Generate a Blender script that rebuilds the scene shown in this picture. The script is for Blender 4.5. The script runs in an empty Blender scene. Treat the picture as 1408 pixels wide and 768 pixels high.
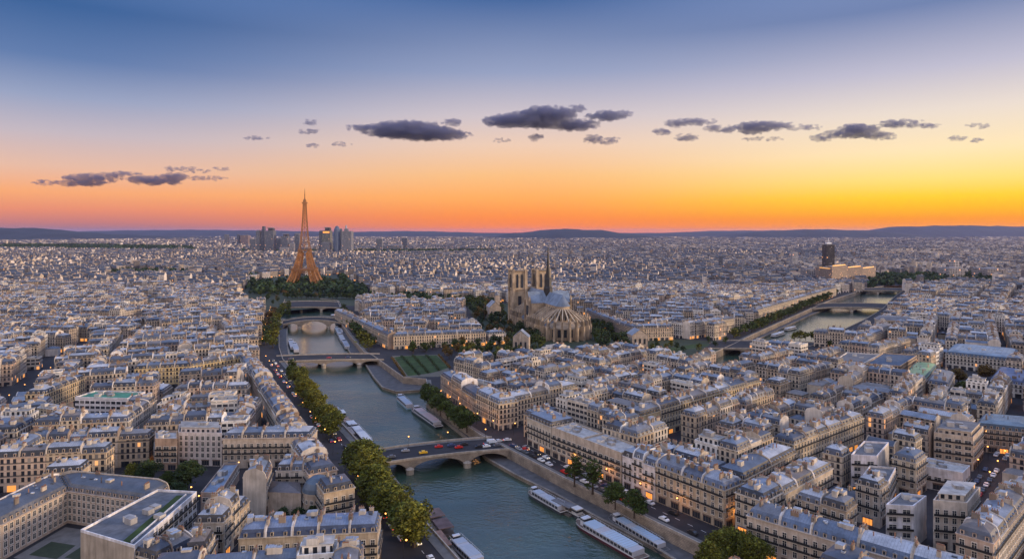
import bpy, math, random
import numpy as np
from mathutils import Vector
from mathutils.geometry import tessellate_polygon
R = math.radians
random.seed(7)
SC = bpy.context.scene
COL = SC.collection
# ---------------------------------------------------------------- camera
CH, FPX, CX, HY = 115.0, 900.0, 704.0, 318.0      # eye height, focal length in pixels of the 1408 wide photograph, level camera
cd = bpy.data.cameras.new('camera'); cam = bpy.data.objects.new('camera', cd); COL.objects.link(cam)
cam.location = (0, 0, CH); cam.rotation_euler = (R(90), 0, 0)
cd.sensor_width = 36; cd.lens = 36*FPX/1408; cd.shift_y = -(384-HY)/1408
cd.clip_start = 1; cd.clip_end = 90000
SC.camera = cam
# ---------------------------------------------------------------- view
SC.view_settings.view_transform = 'Standard'; SC.view_settings.look = 'None'
SC.view_settings.exposure = 0.0; SC.view_settings.gamma = 1
SC.cycles.use_denoising = True
SC.cycles.max_bounces = 5; SC.cycles.diffuse_bounces = 3; SC.cycles.glossy_bounces = 2
SC.cycles.transparent_max_bounces = 12; SC.cycles.volume_bounces = 1
SC.cycles.sample_clamp_indirect = 2.5; SC.cycles.sample_clamp_direct = 5
# ---------------------------------------------------------------- world
SUN_AZ, SUN_EL = 98.0, 9.0         # azimuth from straight ahead towards the right
W = bpy.data.worlds.new('World'); SC.world = W; W.use_nodes = True
nt = W.node_tree; nt.nodes.clear()
def N(t, typ, **kw):
    n = t.nodes.new(typ)
    for k, v in kw.items(): setattr(n, k, v)
    return n
def srgb(c):
    return tuple(((x/255)/12.92 if x/255 <= .04045 else ((x/255+.055)/1.055)**2.4) for x in c)
def math_(t, op, a, b=None, c=None, clamp=False):
    n = N(t, 'ShaderNodeMath', operation=op); n.use_clamp = clamp
    for i, x in enumerate((a, b, c)):
        if x is None: continue
        if isinstance(x, (int, float)): n.inputs[i].default_value = x
        else: t.links.new(x, n.inputs[i])
    return n.outputs[0]
def mixc(t, f, a, b, mode='MIX'):
    n = N(t, 'ShaderNodeMix', data_type='RGBA', blend_type=mode)
    for i, x in ((0, f), (6, a), (7, b)):
        if isinstance(x, (int, float)): n.inputs[i].default_value = x
        elif isinstance(x, tuple): n.inputs[i].default_value = tuple(x[:3])+(1,)
        else: t.links.new(x, n.inputs[i])
    return n.outputs[2]
def ramp(t, f, stops, interp='LINEAR'):
    n = N(t, 'ShaderNodeValToRGB'); cr = n.color_ramp; cr.interpolation = interp
    while len(cr.elements) < len(stops): cr.elements.new(.5)
    for e, (p, c) in zip(cr.elements, stops):
        e.position = p; e.color = tuple(c[:3])+(1,)
    t.links.new(f, n.inputs[0]); return n.outputs[0]
tc = N(nt, 'ShaderNodeTexCoord'); sp = N(nt, 'ShaderNodeSeparateXYZ'); nt.links.new(tc.outputs['Generated'], sp.inputs[0])
el = math_(nt, 'MULTIPLY', math_(nt, 'ARCSINE', sp.outputs[2]), 180/math.pi)
az = math_(nt, 'MULTIPLY', math_(nt, 'ARCTAN2', sp.outputs[0], sp.outputs[1]), 180/math.pi)
ef = math_(nt, 'DIVIDE', el, 60.0, clamp=True)
def col_stops(tab, ax, top):
    out = []
    for y, c in tab:
        k = math.hypot(1, (ax-CX)/FPX)
        e = math.degrees(math.atan((HY-y)/FPX/k)); out.append((max(0, e/60), srgb(c)))
    out.sort(key=lambda s: s[0])
    return out + [(.62, top), (1.0, tuple(x*1.15 for x in top))]
ZEN = (.46, .64, 1.16)
SKY_L = [(318, (150,112,128)), (304, (198,122,118)), (288, (230,138,110)), (262, (246,166,114)), (228, (228,182,162)), (180, (192,178,190)), (130, (146,156,190)), (75, (88,116,168)), (0, (44,88,148))]
SKY_C = [(318, (252,130,58)), (300, (255,140,60)), (270, (255,172,92)), (240, (250,190,128)), (200, (238,202,178)), (160, (208,194,200)), (100, (148,158,192)), (0, (66,100,156))]
SKY_R = [(318, (255,148,0)), (300, (255,152,0)), (285, (255,184,0)), (268, (255,208,38)), (245, (255,222,118)), (205, (255,228,180)), (150, (234,218,206)), (90, (190,186,206)), (0, (108,126,172))]
cl = ramp(nt, ef, col_stops(SKY_L, 60, ZEN)); cc = ramp(nt, ef, col_stops(SKY_C, 704, ZEN)); cr_ = ramp(nt, ef, col_stops(SKY_R, 1300, ZEN))
def sstep(x, a, b):
    n = N(nt, 'ShaderNodeMapRange', interpolation_type='SMOOTHSTEP')
    nt.links.new(x, n.inputs[0]); n.inputs[1].default_value = a; n.inputs[2].default_value = b
    return n.outputs[0]
vis = mixc(nt, sstep(az, -36, 2), cl, cc); vis = mixc(nt, sstep(az, 0, 34), vis, cr_)
back = ramp(nt, ef, [(0, (1.7, 1.26, 1.0)), (.22, (1.6, 1.24, 1.05)), (.6, (.74, .82, 1.1)), (1, (.48, .64, 1.12))])
bf = math_(nt, 'MAXIMUM', sstep(az, 62, 110), sstep(az, -50, -95))
skyc = mixc(nt, bf, vis, back)
ns = N(nt, 'ShaderNodeTexSky', sky_type='NISHITA'); ns.sun_disc = False; ns.sun_elevation = R(3); ns.sun_rotation = R(SUN_AZ)
skyc = mixc(nt, .02, skyc, ns.outputs[0], 'ADD')
bg = N(nt, 'ShaderNodeBackground'); nt.links.new(skyc, bg.inputs[0]); bg.inputs[1].default_value = 1.0
wo = N(nt, 'ShaderNodeOutputWorld'); nt.links.new(bg.outputs[0], wo.inputs[0])
# ---------------------------------------------------------------- sun
sd = bpy.data.lights.new('sun', 'SUN'); so = bpy.data.objects.new('sun', sd); COL.objects.link(so)
sd.energy = 3.7; sd.color = (1.0, .72, .46); sd.angle = R(8)
v = Vector((math.sin(R(SUN_AZ))*math.cos(R(SUN_EL)), math.cos(R(SUN_AZ))*math.cos(R(SUN_EL)), math.sin(R(SUN_EL))))
so.rotation_euler = (v*-1).to_track_quat('-Z', 'Y').to_euler()

# ================================================================ helpers
def G(x, y, z=0.0):
    k = (CH-z)/(y-HY); return ((x-CX)*k, FPX*k)
def P(X, Y, z=0.0):
    return (CX+X*FPX/Y, HY+(CH-z)*FPX/Y)
def ZT(ytop, Y): return CH-(ytop-HY)*Y/FPX
def tag(o, label=None, cat=None, group=None, kind=None):
    if label: o['label'] = label
    if cat: o['category'] = cat
    if group: o['group'] = group
    if kind: o['kind'] = kind
    return o
def empty(name, x, y, z=0, rz=0):
    o = bpy.data.objects.new(name, None); COL.objects.link(o); o.location = (x, y, z); o.rotation_euler = (0, 0, rz); return o
class MB:
    """collects faces in world (or local) metres and links them as one mesh object"""
    def __init__(s): s.v = []; s.f = []; s.m = []; s.uv = []; s.c = []
    def face(s, pts, m=0, col=(1, 1, 1), uv=None):
        b = len(s.v); s.v.extend(pts); s.f.append(tuple(range(b, b+len(pts)))); s.m.append(m); s.c.append(col)
        s.uv.extend(uv if uv else [(0, 0)]*len(pts))
    def wall(s, a, b, z0, z1, m=0, col=(1, 1, 1), u0=0.0):
        L = math.hypot(b[0]-a[0], b[1]-a[1])
        s.face([(a[0], a[1], z0), (b[0], b[1], z0), (b[0], b[1], z1), (a[0], a[1], z1)], m, col, [(u0, z0), (u0+L, z0), (u0+L, z1), (u0, z1)])
    def box(s, cx, cy, z0, z1, lx, ly, ang=0.0, m=0, col=(1, 1, 1), mt=None, ct=None, bottom=False):
        c, n = math.cos(ang), math.sin(ang)
        q = [(cx+c*x-n*y, cy+n*x+c*y) for x, y in ((-lx/2, -ly/2), (lx/2, -ly/2), (lx/2, ly/2), (-lx/2, ly/2))]
        for i in range(4): s.wall(q[i], q[(i+1) % 4], z0, z1, m, col)
        s.face([(x, y, z1) for x, y in q], m if mt is None else mt, col if ct is None else ct, [(0, 0), (lx, 0), (lx, ly), (0, ly)])
        if bottom: s.face([(x, y, z0) for x, y in q[::-1]], m, col)
    def beam(s, a, b, w, m=0, col=(1, 1, 1), w2=None):
        a = Vector(a); b = Vector(b); d = (b-a).normalized(); w2 = w if w2 is None else w2
        up = Vector((0, 0, 1)) if abs(d.z) < .9 else Vector((0, 1, 0))
        x = d.cross(up).normalized(); y = d.cross(x).normalized()
        A = [tuple(a+x*i*w/2+y*j*w/2) for i, j in ((-1, -1), (1, -1), (1, 1), (-1, 1))]
        B = [tuple(b+x*i*w2/2+y*j*w2/2) for i, j in ((-1, -1), (1, -1), (1, 1), (-1, 1))]
        for i in range(4): s.face([A[i], A[(i+1) % 4], B[(i+1) % 4], B[i]], m, col)
        s.face(A[::-1], m, col); s.face(B, m, col)
    def lathe(s, cx, cy, prof, n=10, m=0, col=(1, 1, 1), a0=0, a1=2*math.pi):
        for (r0, z0), (r1, z1) in zip(prof, prof[1:]):
            for k in range(n):
                t0 = a0+(a1-a0)*k/n; t1 = a0+(a1-a0)*(k+1)/n
                p = [(cx+r0*math.cos(t0), cy+r0*math.sin(t0), z0), (cx+r0*math.cos(t1), cy+r0*math.sin(t1), z0),
                     (cx+r1*math.cos(t1), cy+r1*math.sin(t1), z1), (cx+r1*math.cos(t0), cy+r1*math.sin(t0), z1)]
                if r1 < 1e-4: p = p[:3]
                s.face(p, m, col)
    def build(s, name, mats, parent=None, weld=False):
        me = bpy.data.meshes.new(name); nv, nf = len(s.v), len(s.f)
        me.vertices.add(nv); me.vertices.foreach_set('co', np.array(s.v, dtype=np.float32).ravel())
        ln = np.array([len(f) for f in s.f], dtype=np.int32); nl = int(ln.sum())
        me.loops.add(nl); me.loops.foreach_set('vertex_index', np.concatenate([np.array(f, dtype=np.int32) for f in s.f]) if nf < 500 else np.fromiter((i for f in s.f for i in f), dtype=np.int32, count=nl))
        me.polygons.add(nf); st = np.zeros(nf, dtype=np.int32); st[1:] = np.cumsum(ln)[:-1]
        me.polygons.foreach_set('loop_start', st)
        me.polygons.foreach_set('material_index', np.array(s.m, dtype=np.int32))
        uvl = me.uv_layers.new(name='UVMap'); uvl.data.foreach_set('uv', np.array(s.uv, dtype=np.float32).ravel())
        at = me.attributes.new('Tint', 'FLOAT_COLOR', 'FACE')
        ca = np.ones((nf, 4), dtype=np.float32); ca[:, :3] = np.array([c[:3] for c in s.c], dtype=np.float32)
        at.data.foreach_set('color', ca.ravel())
        for m in (mats if isinstance(mats, (list, tuple)) else [mats]): me.materials.append(m)
        me.update(calc_edges=True)
        o = bpy.data.objects.new(name, me); COL.objects.link(o)
        if parent: o.parent = parent
        return o
def shifted(mb, x, y, z=0):
    """world coordinates to coordinates about a thing's base"""
    mb.v = [(a-x, b-y, c-z) for a, b, c in mb.v]; return mb

# ================================================================ materials
def mat(name, rough=.8, base=None, tint=True, spec=.3):
    m = bpy.data.materials.new(name); m.use_nodes = True; t = m.node_tree; b = t.nodes['Principled BSDF']
    b.inputs['Roughness'].default_value = rough; b.inputs['Specular IOR Level'].default_value = spec
    if base: b.inputs['Base Color'].default_value = tuple(base)+(1,)
    return m, t, b
def tintn(t): return N(t, 'ShaderNodeAttribute', attribute_name='Tint').outputs['Color']
def noise(t, scale, detail=3, coord=None, rough=.55):
    n = N(t, 'ShaderNodeTexNoise'); n.inputs['Scale'].default_value = scale; n.inputs['Detail'].default_value = detail; n.inputs['Roughness'].default_value = rough
    if coord is None: coord = N(t, 'ShaderNodeNewGeometry').outputs['Position']
    t.links.new(coord, n.inputs['Vector']); return n.outputs[0]
def varied(t, colr, scale, lo, hi, detail=3):
    n = noise(t, scale, detail)
    k = N(t, 'ShaderNodeMapRange'); t.links.new(n, k.inputs[0]); k.inputs[1].default_value = .3; k.inputs[2].default_value = .7; k.inputs[3].default_value = lo; k.inputs[4].default_value = hi
    cmb = N(t, 'ShaderNodeCombineXYZ')
    for i in range(3): t.links.new(k.outputs[0], cmb.inputs[i])
    return mixc(t, 1.0, colr, cmb.outputs[0], 'MULTIPLY')
def simple(name, base=None, rough=.8, lo=.8, hi=1.15, scale=.5, spec=.3, metal=0, streak=False):
    m, t, b = mat(name, rough, spec=spec); b.inputs['Metallic'].default_value = metal
    if base is None: c = tintn(t)
    else:
        r = N(t, 'ShaderNodeRGB'); r.outputs[0].default_value = tuple(base)+(1,); c = r.outputs[0]
    c = varied(t, c, scale, lo, hi)
    if streak:
        mp_ = N(t, 'ShaderNodeMapping'); t.links.new(N(t, 'ShaderNodeNewGeometry').outputs['Position'], mp_.inputs[0]); mp_.inputs['Scale'].default_value = (1, 1, .09)
        k_ = ramp(t, noise(t, .9, 4, mp_.outputs[0], .65), [(.2, (.60, .58, .56)), (.45, (.84, .83, .82)), (.62, (1, 1, 1))]); c = mixc(t, 1.0, c, k_, 'MULTIPLY')
    t.links.new(c, b.inputs['Base Color']); return m
def facade_material(name, bay=2.5, fl=2.8, g=3.7, ww=.26, wh=.36, strip=False):
    """wall with a regular window grid measured in metres along the wall (UV)"""
    m, t, b = mat(name, .85)
    uv = N(t, 'ShaderNodeSeparateXYZ'); t.links.new(N(t, 'ShaderNodeUVMap', uv_map='UVMap').outputs[0], uv.inputs[0])
    u, vv = uv.outputs[0], uv.outputs[1]
    ub = math_(t, 'DIVIDE', u, bay); fu = math_(t, 'FRACT', ub); iu = math_(t, 'FLOOR', ub)
    vb = math_(t, 'DIVIDE', math_(t, 'SUBTRACT', vv, g), fl); fv = math_(t, 'FRACT', vb); iv = math_(t, 'FLOOR', vb)
    inu = math_(t, 'LESS_THAN', math_(t, 'ABSOLUTE', math_(t, 'SUBTRACT', fu, .5)), ww)
    inv = math_(t, 'LESS_THAN', math_(t, 'ABSOLUTE', math_(t, 'SUBTRACT', fv, .48)), wh)
    up = math_(t, 'GREATER_THAN', vv, g)
    win = math_(t, 'MULTIPLY', math_(t, 'MULTIPLY', inu, inv), up)
    cmb = N(t, 'ShaderNodeCombineXYZ'); t.links.new(iu, cmb.inputs[0]); t.links.new(iv, cmb.inputs[1])
    wn = N(t, 'ShaderNodeTexWhiteNoise', noise_dimensions='2D'); t.links.new(cmb.outputs[0], wn.inputs['Vector'])
    rnd = wn.outputs['Value']
    # shop openings on the street floor
    su = math_(t, 'FRACT', math_(t, 'DIVIDE', u, bay*2)); iu2 = math_(t, 'FLOOR', math_(t, 'DIVIDE', u, bay*2))
    wn2 = N(t, 'ShaderNodeTexWhiteNoise', noise_dimensions='1D'); t.links.new(iu2, wn2.inputs['W'])
    shop = math_(t, 'MULTIPLY', math_(t, 'LESS_THAN', math_(t, 'ABSOLUTE', math_(t, 'SUBTRACT', su, .5)), .36), math_(t, 'LESS_THAN', vv, g-.9))
    c = varied(t, tintn(t), .22, .72, 1.12, 5)
    c = varied(t, c, 1.6, .9, 1.08, 2)
    # string course under each floor, iron balconies on two floors
    line = math_(t, 'MULTIPLY', math_(t, 'LESS_THAN', fv, .09), up)
    c = mixc(t, math_(t, 'MULTIPLY', line, .45), c, (.12, .105, .09))
    isb = math_(t, 'ADD', math_(t, 'COMPARE', iv, 1.0, .1), math_(t, 'COMPARE', iv, 3.0, .1))
    bal = math_(t, 'MULTIPLY', math_(t, 'MULTIPLY', isb, math_(t, 'LESS_THAN', fv, .26)), up)
    if not strip: c = mixc(t, math_(t, 'MULTIPLY', bal, .7), c, (.05, .05, .055))
    gl = ramp(t, rnd, [(0, (.012, .015, .022)), (.65, (.03, .034, .045)), (.85, (.07, .07, .08)), (1, (.26, .24, .22))])
    wmask = math_(t, 'MAXIMUM', win, shop)
    c = mixc(t, wmask, c, gl)
    t.links.new(c, b.inputs['Base Color'])
    t.links.new(math_(t, 'SUBTRACT', .88, math_(t, 'MULTIPLY', wmask, .6)), b.inputs['Roughness'])
    lit = math_(t, 'MAXIMUM', math_(t, 'MULTIPLY', shop, math_(t, 'GREATER_THAN', wn2.outputs[0], .80)),
                math_(t, 'MULTIPLY', win, math_(t, 'GREATER_THAN', rnd, .985)))
    b.inputs['Emission Color'].default_value = (1, .38, .08, 1)
    t.links.new(math_(t, 'MULTIPLY', lit, 1.1), b.inputs['Emission Strength'])
    return m
def roof_material(name, rough, seam=.9, spec=.5, lo=.62, hi=1.3):
    m, t, b = mat(name, rough, spec=spec)
    uv = N(t, 'ShaderNodeSeparateXYZ'); t.links.new(N(t, 'ShaderNodeUVMap', uv_map='UVMap').outputs[0], uv.inputs[0])
    fu = math_(t, 'FRACT', math_(t, 'DIVIDE', uv.outputs[0], seam))
    ln = math_(t, 'LESS_THAN', fu, .13)
    c = varied(t, tintn(t), .16, lo, hi, 5); c = varied(t, c, 1.1, .86, 1.14, 2)
    c = mixc(t, math_(t, 'MULTIPLY', ln, .45), c, (.05, .06, .08))
    t.links.new(c, b.inputs['Base Color'])
    t.links.new(math_(t, 'ADD', rough-.12, math_(t, 'MULTIPLY', noise(t, .5, 2), .24)), b.inputs['Roughness'])
    return m
M = {}
M['facade'] = facade_material('stone facade with windows')
M['facade_wide'] = facade_material('rendered facade with ribbon windows', 3.2, 2.9, 3.4, .40, .27, True)
M['plaster'] = simple('plaster party wall', None, .9, .7, 1.12, .18, streak=True)
M['stone'] = simple('cut stone', None, .85, .7, 1.15, .3, streak=True)
M['zinc'] = roof_material('zinc roof', .42)
M['slate'] = roof_material('slate mansard', .5, 1.7, .45)
M['gravel'] = simple('flat roof felt', None, .9, .65, 1.2, .35)
M['iron'] = simple('black iron', (.02, .02, .022), .5)
M['pot'] = simple('terracotta', (.22, .12, .08), .8)
m_, t_, b_ = mat('window glass', .08, (.03, .035, .045), spec=.6); M['glass'] = m_
M['frame'] = simple('painted window frame', (.62, .58, .52), .6, .9, 1.05)
M['asphalt'] = simple('asphalt', (.030, .028, .031), .85, .75, 1.25, .12)
M['pavement'] = simple('pavement', (.16, .145, .13), .9, .8, 1.2, .3)
M['quay'] = simple('quay cobbles', (.095, .09, .09), .85, .7, 1.2, .25)
M['lawn'] = simple('lawn', (.036, .062, .016), .95, .5, 1.4, .12)
M['paint'] = simple('painted metal', None, .35, .95, 1.05, 1, .5)
M['white'] = simple('white road paint', (.7, .7, .68), .7)
def emis(name, c, s):
    m, t, b = mat(name, .5, c); b.inputs['Emission Color'].default_value = tuple(c)+(1,); b.inputs['Emission Strength'].default_value = s; return m
M['lamp'] = emis('lit lantern', (1, .42, .1), 4)
M['shop'] = emis('lit shop window', (1, .36, .07), .95)
# masonry of quay walls
m_, t_, b_ = mat('quay masonry', .85)
uvn = N(t_, 'ShaderNodeUVMap', uv_map='UVMap'); bk = N(t_, 'ShaderNodeTexBrick'); t_.links.new(uvn.outputs[0], bk.inputs[0])
bk.inputs['Scale'].default_value = .5; bk.inputs['Color1'].default_value = (.34, .28, .22, 1); bk.inputs['Color2'].default_value = (.25, .21, .17, 1); bk.inputs['Mortar'].default_value = (.14, .12, .10, 1)
bk.inputs['Mortar Size'].default_value = .03
t_.links.new(varied(t_, bk.outputs[0], .2, .6, 1.2, 5), b_.inputs['Base Color']); M['masonry'] = m_
# water
m_, t_, b_ = mat('river water', .16, (.010, .045, .043), spec=.5)
b_.inputs['IOR'].default_value = 1.8
gp = N(t_, 'ShaderNodeNewGeometry').outputs['Position']
mp = N(t_, 'ShaderNodeMapping'); t_.links.new(gp, mp.inputs[0]); mp.inputs['Rotation'].default_value = (0, 0, R(20)); mp.inputs['Scale'].default_value = (1, 1.6, 1)
n1 = noise(t_, .42, 3, mp.outputs[0]); n2 = noise(t_, .09, 2, mp.outputs[0])
gust = N(t_, 'ShaderNodeMapRange'); t_.links.new(noise(t_, .016, 3, mp.outputs[0]), gust.inputs[0]); gust.inputs[1].default_value = .38; gust.inputs[2].default_value = .62; gust.inputs[3].default_value = .35; gust.inputs[4].default_value = 1.35
hgt = math_(t_, 'MULTIPLY', math_(t_, 'ADD', n1, math_(t_, 'MULTIPLY', n2, .8)), gust.outputs[0])
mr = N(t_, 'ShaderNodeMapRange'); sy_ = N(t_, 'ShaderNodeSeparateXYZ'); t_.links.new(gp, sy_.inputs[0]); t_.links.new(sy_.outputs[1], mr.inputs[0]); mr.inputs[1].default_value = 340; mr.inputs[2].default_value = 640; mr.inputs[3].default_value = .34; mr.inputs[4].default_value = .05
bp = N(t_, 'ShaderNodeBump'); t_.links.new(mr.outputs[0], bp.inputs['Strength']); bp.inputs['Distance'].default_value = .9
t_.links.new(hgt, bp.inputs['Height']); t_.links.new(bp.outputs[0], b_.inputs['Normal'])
wc = N(t_, 'ShaderNodeRGB'); wc.outputs[0].default_value = (.034, .060, .040, 1)
t_.links.new(varied(t_, wc.outputs[0], .03, .7, 1.3, 4), b_.inputs['Base Color'])
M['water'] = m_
# leaves: one clump colour per face
def leaf_material(name, a, b2):
    m, t, b = mat(name, .75, spec=.2)
    c = N(t, 'ShaderNodeObjectInfo').outputs['Random']
    base = ramp(t, c, [(0, a), (1, b2)])
    f = mixc(t, 1.0, base, tintn(t), 'MULTIPLY')
    t.links.new(f, b.inputs['Base Color']); return m
M['leaf_river'] = leaf_material('yellow green plane leaves', (.075, .085, .012), (.12, .115, .014))  # yellow-green leaf colour of the plane trees
M['leaf_green'] = leaf_material('green leaves', (.035, .055, .012), (.06, .078, .015))
M['leaf_dark'] = leaf_material('dark leaves', (.022, .042, .016), (.04, .06, .02))
M['leaf_brown'] = leaf_material('turning leaves', (.09, .065, .018), (.13, .075, .02))
M['bark'] = simple('bark', (.06, .045, .035), .9)

# ================================================================ ground, river, quays
LEFTWALL = [(705,862),(635,775),(600,735),(550,680),(512,628),(470,583),(430,540),(401,508),(389,494),(384,478),(384,455),(383,440),(388,421),(392,411.5)]
RIGHTWALL = [(440,411),(463,413),(467,421),(467,432),(470,446),(480,460),(500,484),(512,489),(522,496),(554,519),(586,522),(589,551),(620,573),(660,599),(698,618),(772,657),(855,697),(967,752),(1100,825)]
main_hole = [G(*p) for p in LEFTWALL]+[G(*p) for p in RIGHTWALL]
east_left = [(925,517),(955,500),(985,484),(1010,473),(1036,460),(1076,442),(1112,426),(1142,413),(1174,403),(1190,397),(1215,393)]
east_right = [(1258,392),(1246,397),(1232,406),(1213,425),(1190,439),(1150,458),(1118,475),(1028,497),(1000,517)]
east_hole = [G(*p) for p in east_left]+[G(*p) for p in east_right]
S_ = 30000
outer = [(-S_, -400), (S_, -400), (S_, 34000), (-S_, 34000)]
loops = [[Vector((x, y, 0)) for x, y in l] for l in (outer, main_hole, east_hole)]
flat = [tuple(p) for l in loops for p in l]
me = bpy.data.meshes.new('ground'); me.from_pydata(flat, [], [t for t in tessellate_polygon(loops)]); me.update()
me.materials.append(M['asphalt']); go = bpy.data.objects.new('ground', me); COL.objects.link(go); tag(go, kind='structure')
for p_ in me.polygons:
    if p_.normal.z < 0: p_.flip()
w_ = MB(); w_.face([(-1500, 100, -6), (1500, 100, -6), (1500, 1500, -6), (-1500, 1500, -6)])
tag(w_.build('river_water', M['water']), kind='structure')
def polyflat(mb, pts, z, m=0, col=(1, 1, 1)):
    ps = [Vector((x, y, z)) for x, y in pts]
    for t in tessellate_polygon([ps]):
        a, b, c = [ps[i] for i in t]
        if (b-a).cross(c-a).z < 0: b, c = c, b
        mb.face([tuple(a), tuple(b), tuple(c)], m, col)
def offset_line(pts, d):
    """polyline moved d metres to its right"""
    out = []
    for i, p in enumerate(pts):
        a = pts[max(0, i-1)]; b = pts[min(len(pts)-1, i+1)]
        L = math.hypot(b[0]-a[0], b[1]-a[1]) or 1
        out.append((p[0]+(b[1]-a[1])/L*d, p[1]-(b[0]-a[0])/L*d))
    return out
def strip(mb, a, b, z0, z1, m=0, col=(1, 1, 1)):
    u = 0
    for i in range(len(a)-1):
        L = math.hypot(a[i+1][0]-a[i][0], a[i+1][1]-a[i][1])
        mb.face([(*a[i], z0), (*a[i+1], z0), (*b[i+1], z1), (*b[i], z1)], m, col, [(u, 0), (u+L, 0), (u+L, 1), (u, 1)]); u += L
def quay_wall(pts, label, top=0.0, bot=-7.5):
    root = empty('quay_wall', pts[0][0], pts[0][1]); tag(root, label, 'quay wall')
    mb = MB(); u = 0
    for a, b in zip(pts, pts[1:]):
        L = math.hypot(b[0]-a[0], b[1]-a[1])
        mb.face([(*a, bot), (*b, bot), (*b, top), (*a, top)], 0, (1, 1, 1), [(u, bot), (u+L, bot), (u+L, top), (u, top)]); u += L
    shifted(mb, *pts[0]).build('masonry', M['masonry'], root)
    # parapet: a low stone wall with thickness on the landward side
    q = offset_line(pts, -.45); mb = MB()
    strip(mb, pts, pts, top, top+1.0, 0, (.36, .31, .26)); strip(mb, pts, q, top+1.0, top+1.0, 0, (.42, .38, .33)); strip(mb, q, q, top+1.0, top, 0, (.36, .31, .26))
    shifted(mb, *pts[0]).build('parapet', M['stone'], root)
Lw = [G(*p) for p in LEFTWALL]; Rw = [G(*p) for p in RIGHTWALL]
quay_wall(Lw[:9], 'long stone quay wall under the plane trees, beside the moored barges')
quay_wall(Lw[8:], 'stone quay wall of the upper river from the garden bridge to the lattice tower')
quay_wall(Rw[:8], 'stone quay wall opposite the row of moored boats above the garden bridge')
quay_wall(Rw[7:11], 'pale stone wall under the striped garden lawns at the river bend')
quay_wall(Rw[10:15], 'stone quay wall with plane trees between garden wall and road bridge')
quay_wall(Rw[14:], 'tall pale quay wall running from the road bridge below the parked cars')
El = [G(*p) for p in east_left]; Er = [G(*p) for p in east_right]
quay_wall(El, 'long low quay wall under the plane tree row of the distant river arm')
quay_wall(Er, 'quay wall of the distant river arm on the palace side')
def lower_quay(inner, edge, z, name='lower_quay'):
    mb = MB(); polyflat(mb, inner+edge[::-1], z, 0)
    tag(mb.build(name, M['quay']), kind='structure')
    mb = MB(); u = 0
    for a, b in zip(edge, edge[1:]):
        L = math.hypot(b[0]-a[0], b[1]-a[1]); mb.face([(*a, -7), (*b, -7), (*b, z+.35), (*a, z+.35)], 0, (1, 1, 1), [(u, 0), (u+L, 0), (u+L, 2), (u, 2)]); u += L
    q = offset_line(edge, .6); strip(mb, edge, q, z+.35, z+.35, 0); strip(mb, q, q, z+.35, z, 0)
    q = offset_line(edge, -.6); strip(mb, edge, q, z+.35, z+.35, 0); strip(mb, q, q, z+.35, z, 0)
    tag(mb.build('quay_edge', M['masonry']), kind='structure')
ZQ = -4.4
GQ = lambda pts: [G(x, y, ZQ) for x, y in pts]
lower_quay(Rw[13:19], GQ([(655,612),(667,628),(709,652),(765,679),(813,706),(905,754),(1000,815)]), ZQ)
lower_quay(Rw[8:11]+[Rw[10]], GQ([(500,497),(505,504),(514,518),(526,532),(545,538),(577,536),(592,528)]), ZQ)
lower_quay(Rw[11:14], GQ([(586,556),(612,578),(648,606)]), ZQ)
lower_quay(Rw[3:8], GQ([(461,440),(465,455),(474,472),(486,492)]), ZQ)
lower_quay(Lw[1:8][::-1], GQ([(415,518),(452,560),(503,617),(540,655),(585,712),(645,785)]), ZQ)
lower_quay(Lw[8:12][::-1], GQ([(395,445),(394,470),(398,492)]), ZQ)
lower_quay(El[3:8], GQ([(1022,474),(1046,464),(1083,447),(1116,432),(1147,420)]), ZQ)
# pavements with a kerb along the quays, road markings
def pavement(pts, w, name='pavement', z=.13):
    q = offset_line(pts, w); mb = MB(); strip(mb, pts, q, z, z, 0); strip(mb, q, q, z, 0, 0)
    for f in range(len(mb.f)):
        pass
    tag(mb.build(name, M['pavement']), kind='structure')
pavement(offset_line(Rw[10:19], -.5), -3.2); pavement(offset_line(Lw[:9], -.5), -3.6); pavement(offset_line(Rw[0:8], -.5), -3.0); pavement(offset_line(El[3:10], -.5), -4)
def dashes(pts, name='road_markings', w=.18, on=2.5, off=4.0):
    mb = MB()
    for a, b in zip(pts, pts[1:]):
        L = math.hypot(b[0]-a[0], b[1]-a[1]); s = 0
        while s+on < L:
            t0, t1 = s/L, (s+on)/L; nx, ny = -(b[1]-a[1])/L*w/2, (b[0]-a[0])/L*w/2
            p = [(a[0]+(b[0]-a[0])*t, a[1]+(b[1]-a[1])*t) for t in (t0, t1)]
            mb.face([(p[0][0]-nx, p[0][1]-ny, .006), (p[1][0]-nx, p[1][1]-ny, .006), (p[1][0]+nx, p[1][1]+ny, .006), (p[0][0]+nx, p[0][1]+ny, .006)]); s += on+off
    tag(mb.build(name, M['white']), kind='structure')
dashes(offset_line(Rw[14:19], -10.5)); dashes(offset_line(Lw[:9], -9))

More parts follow.
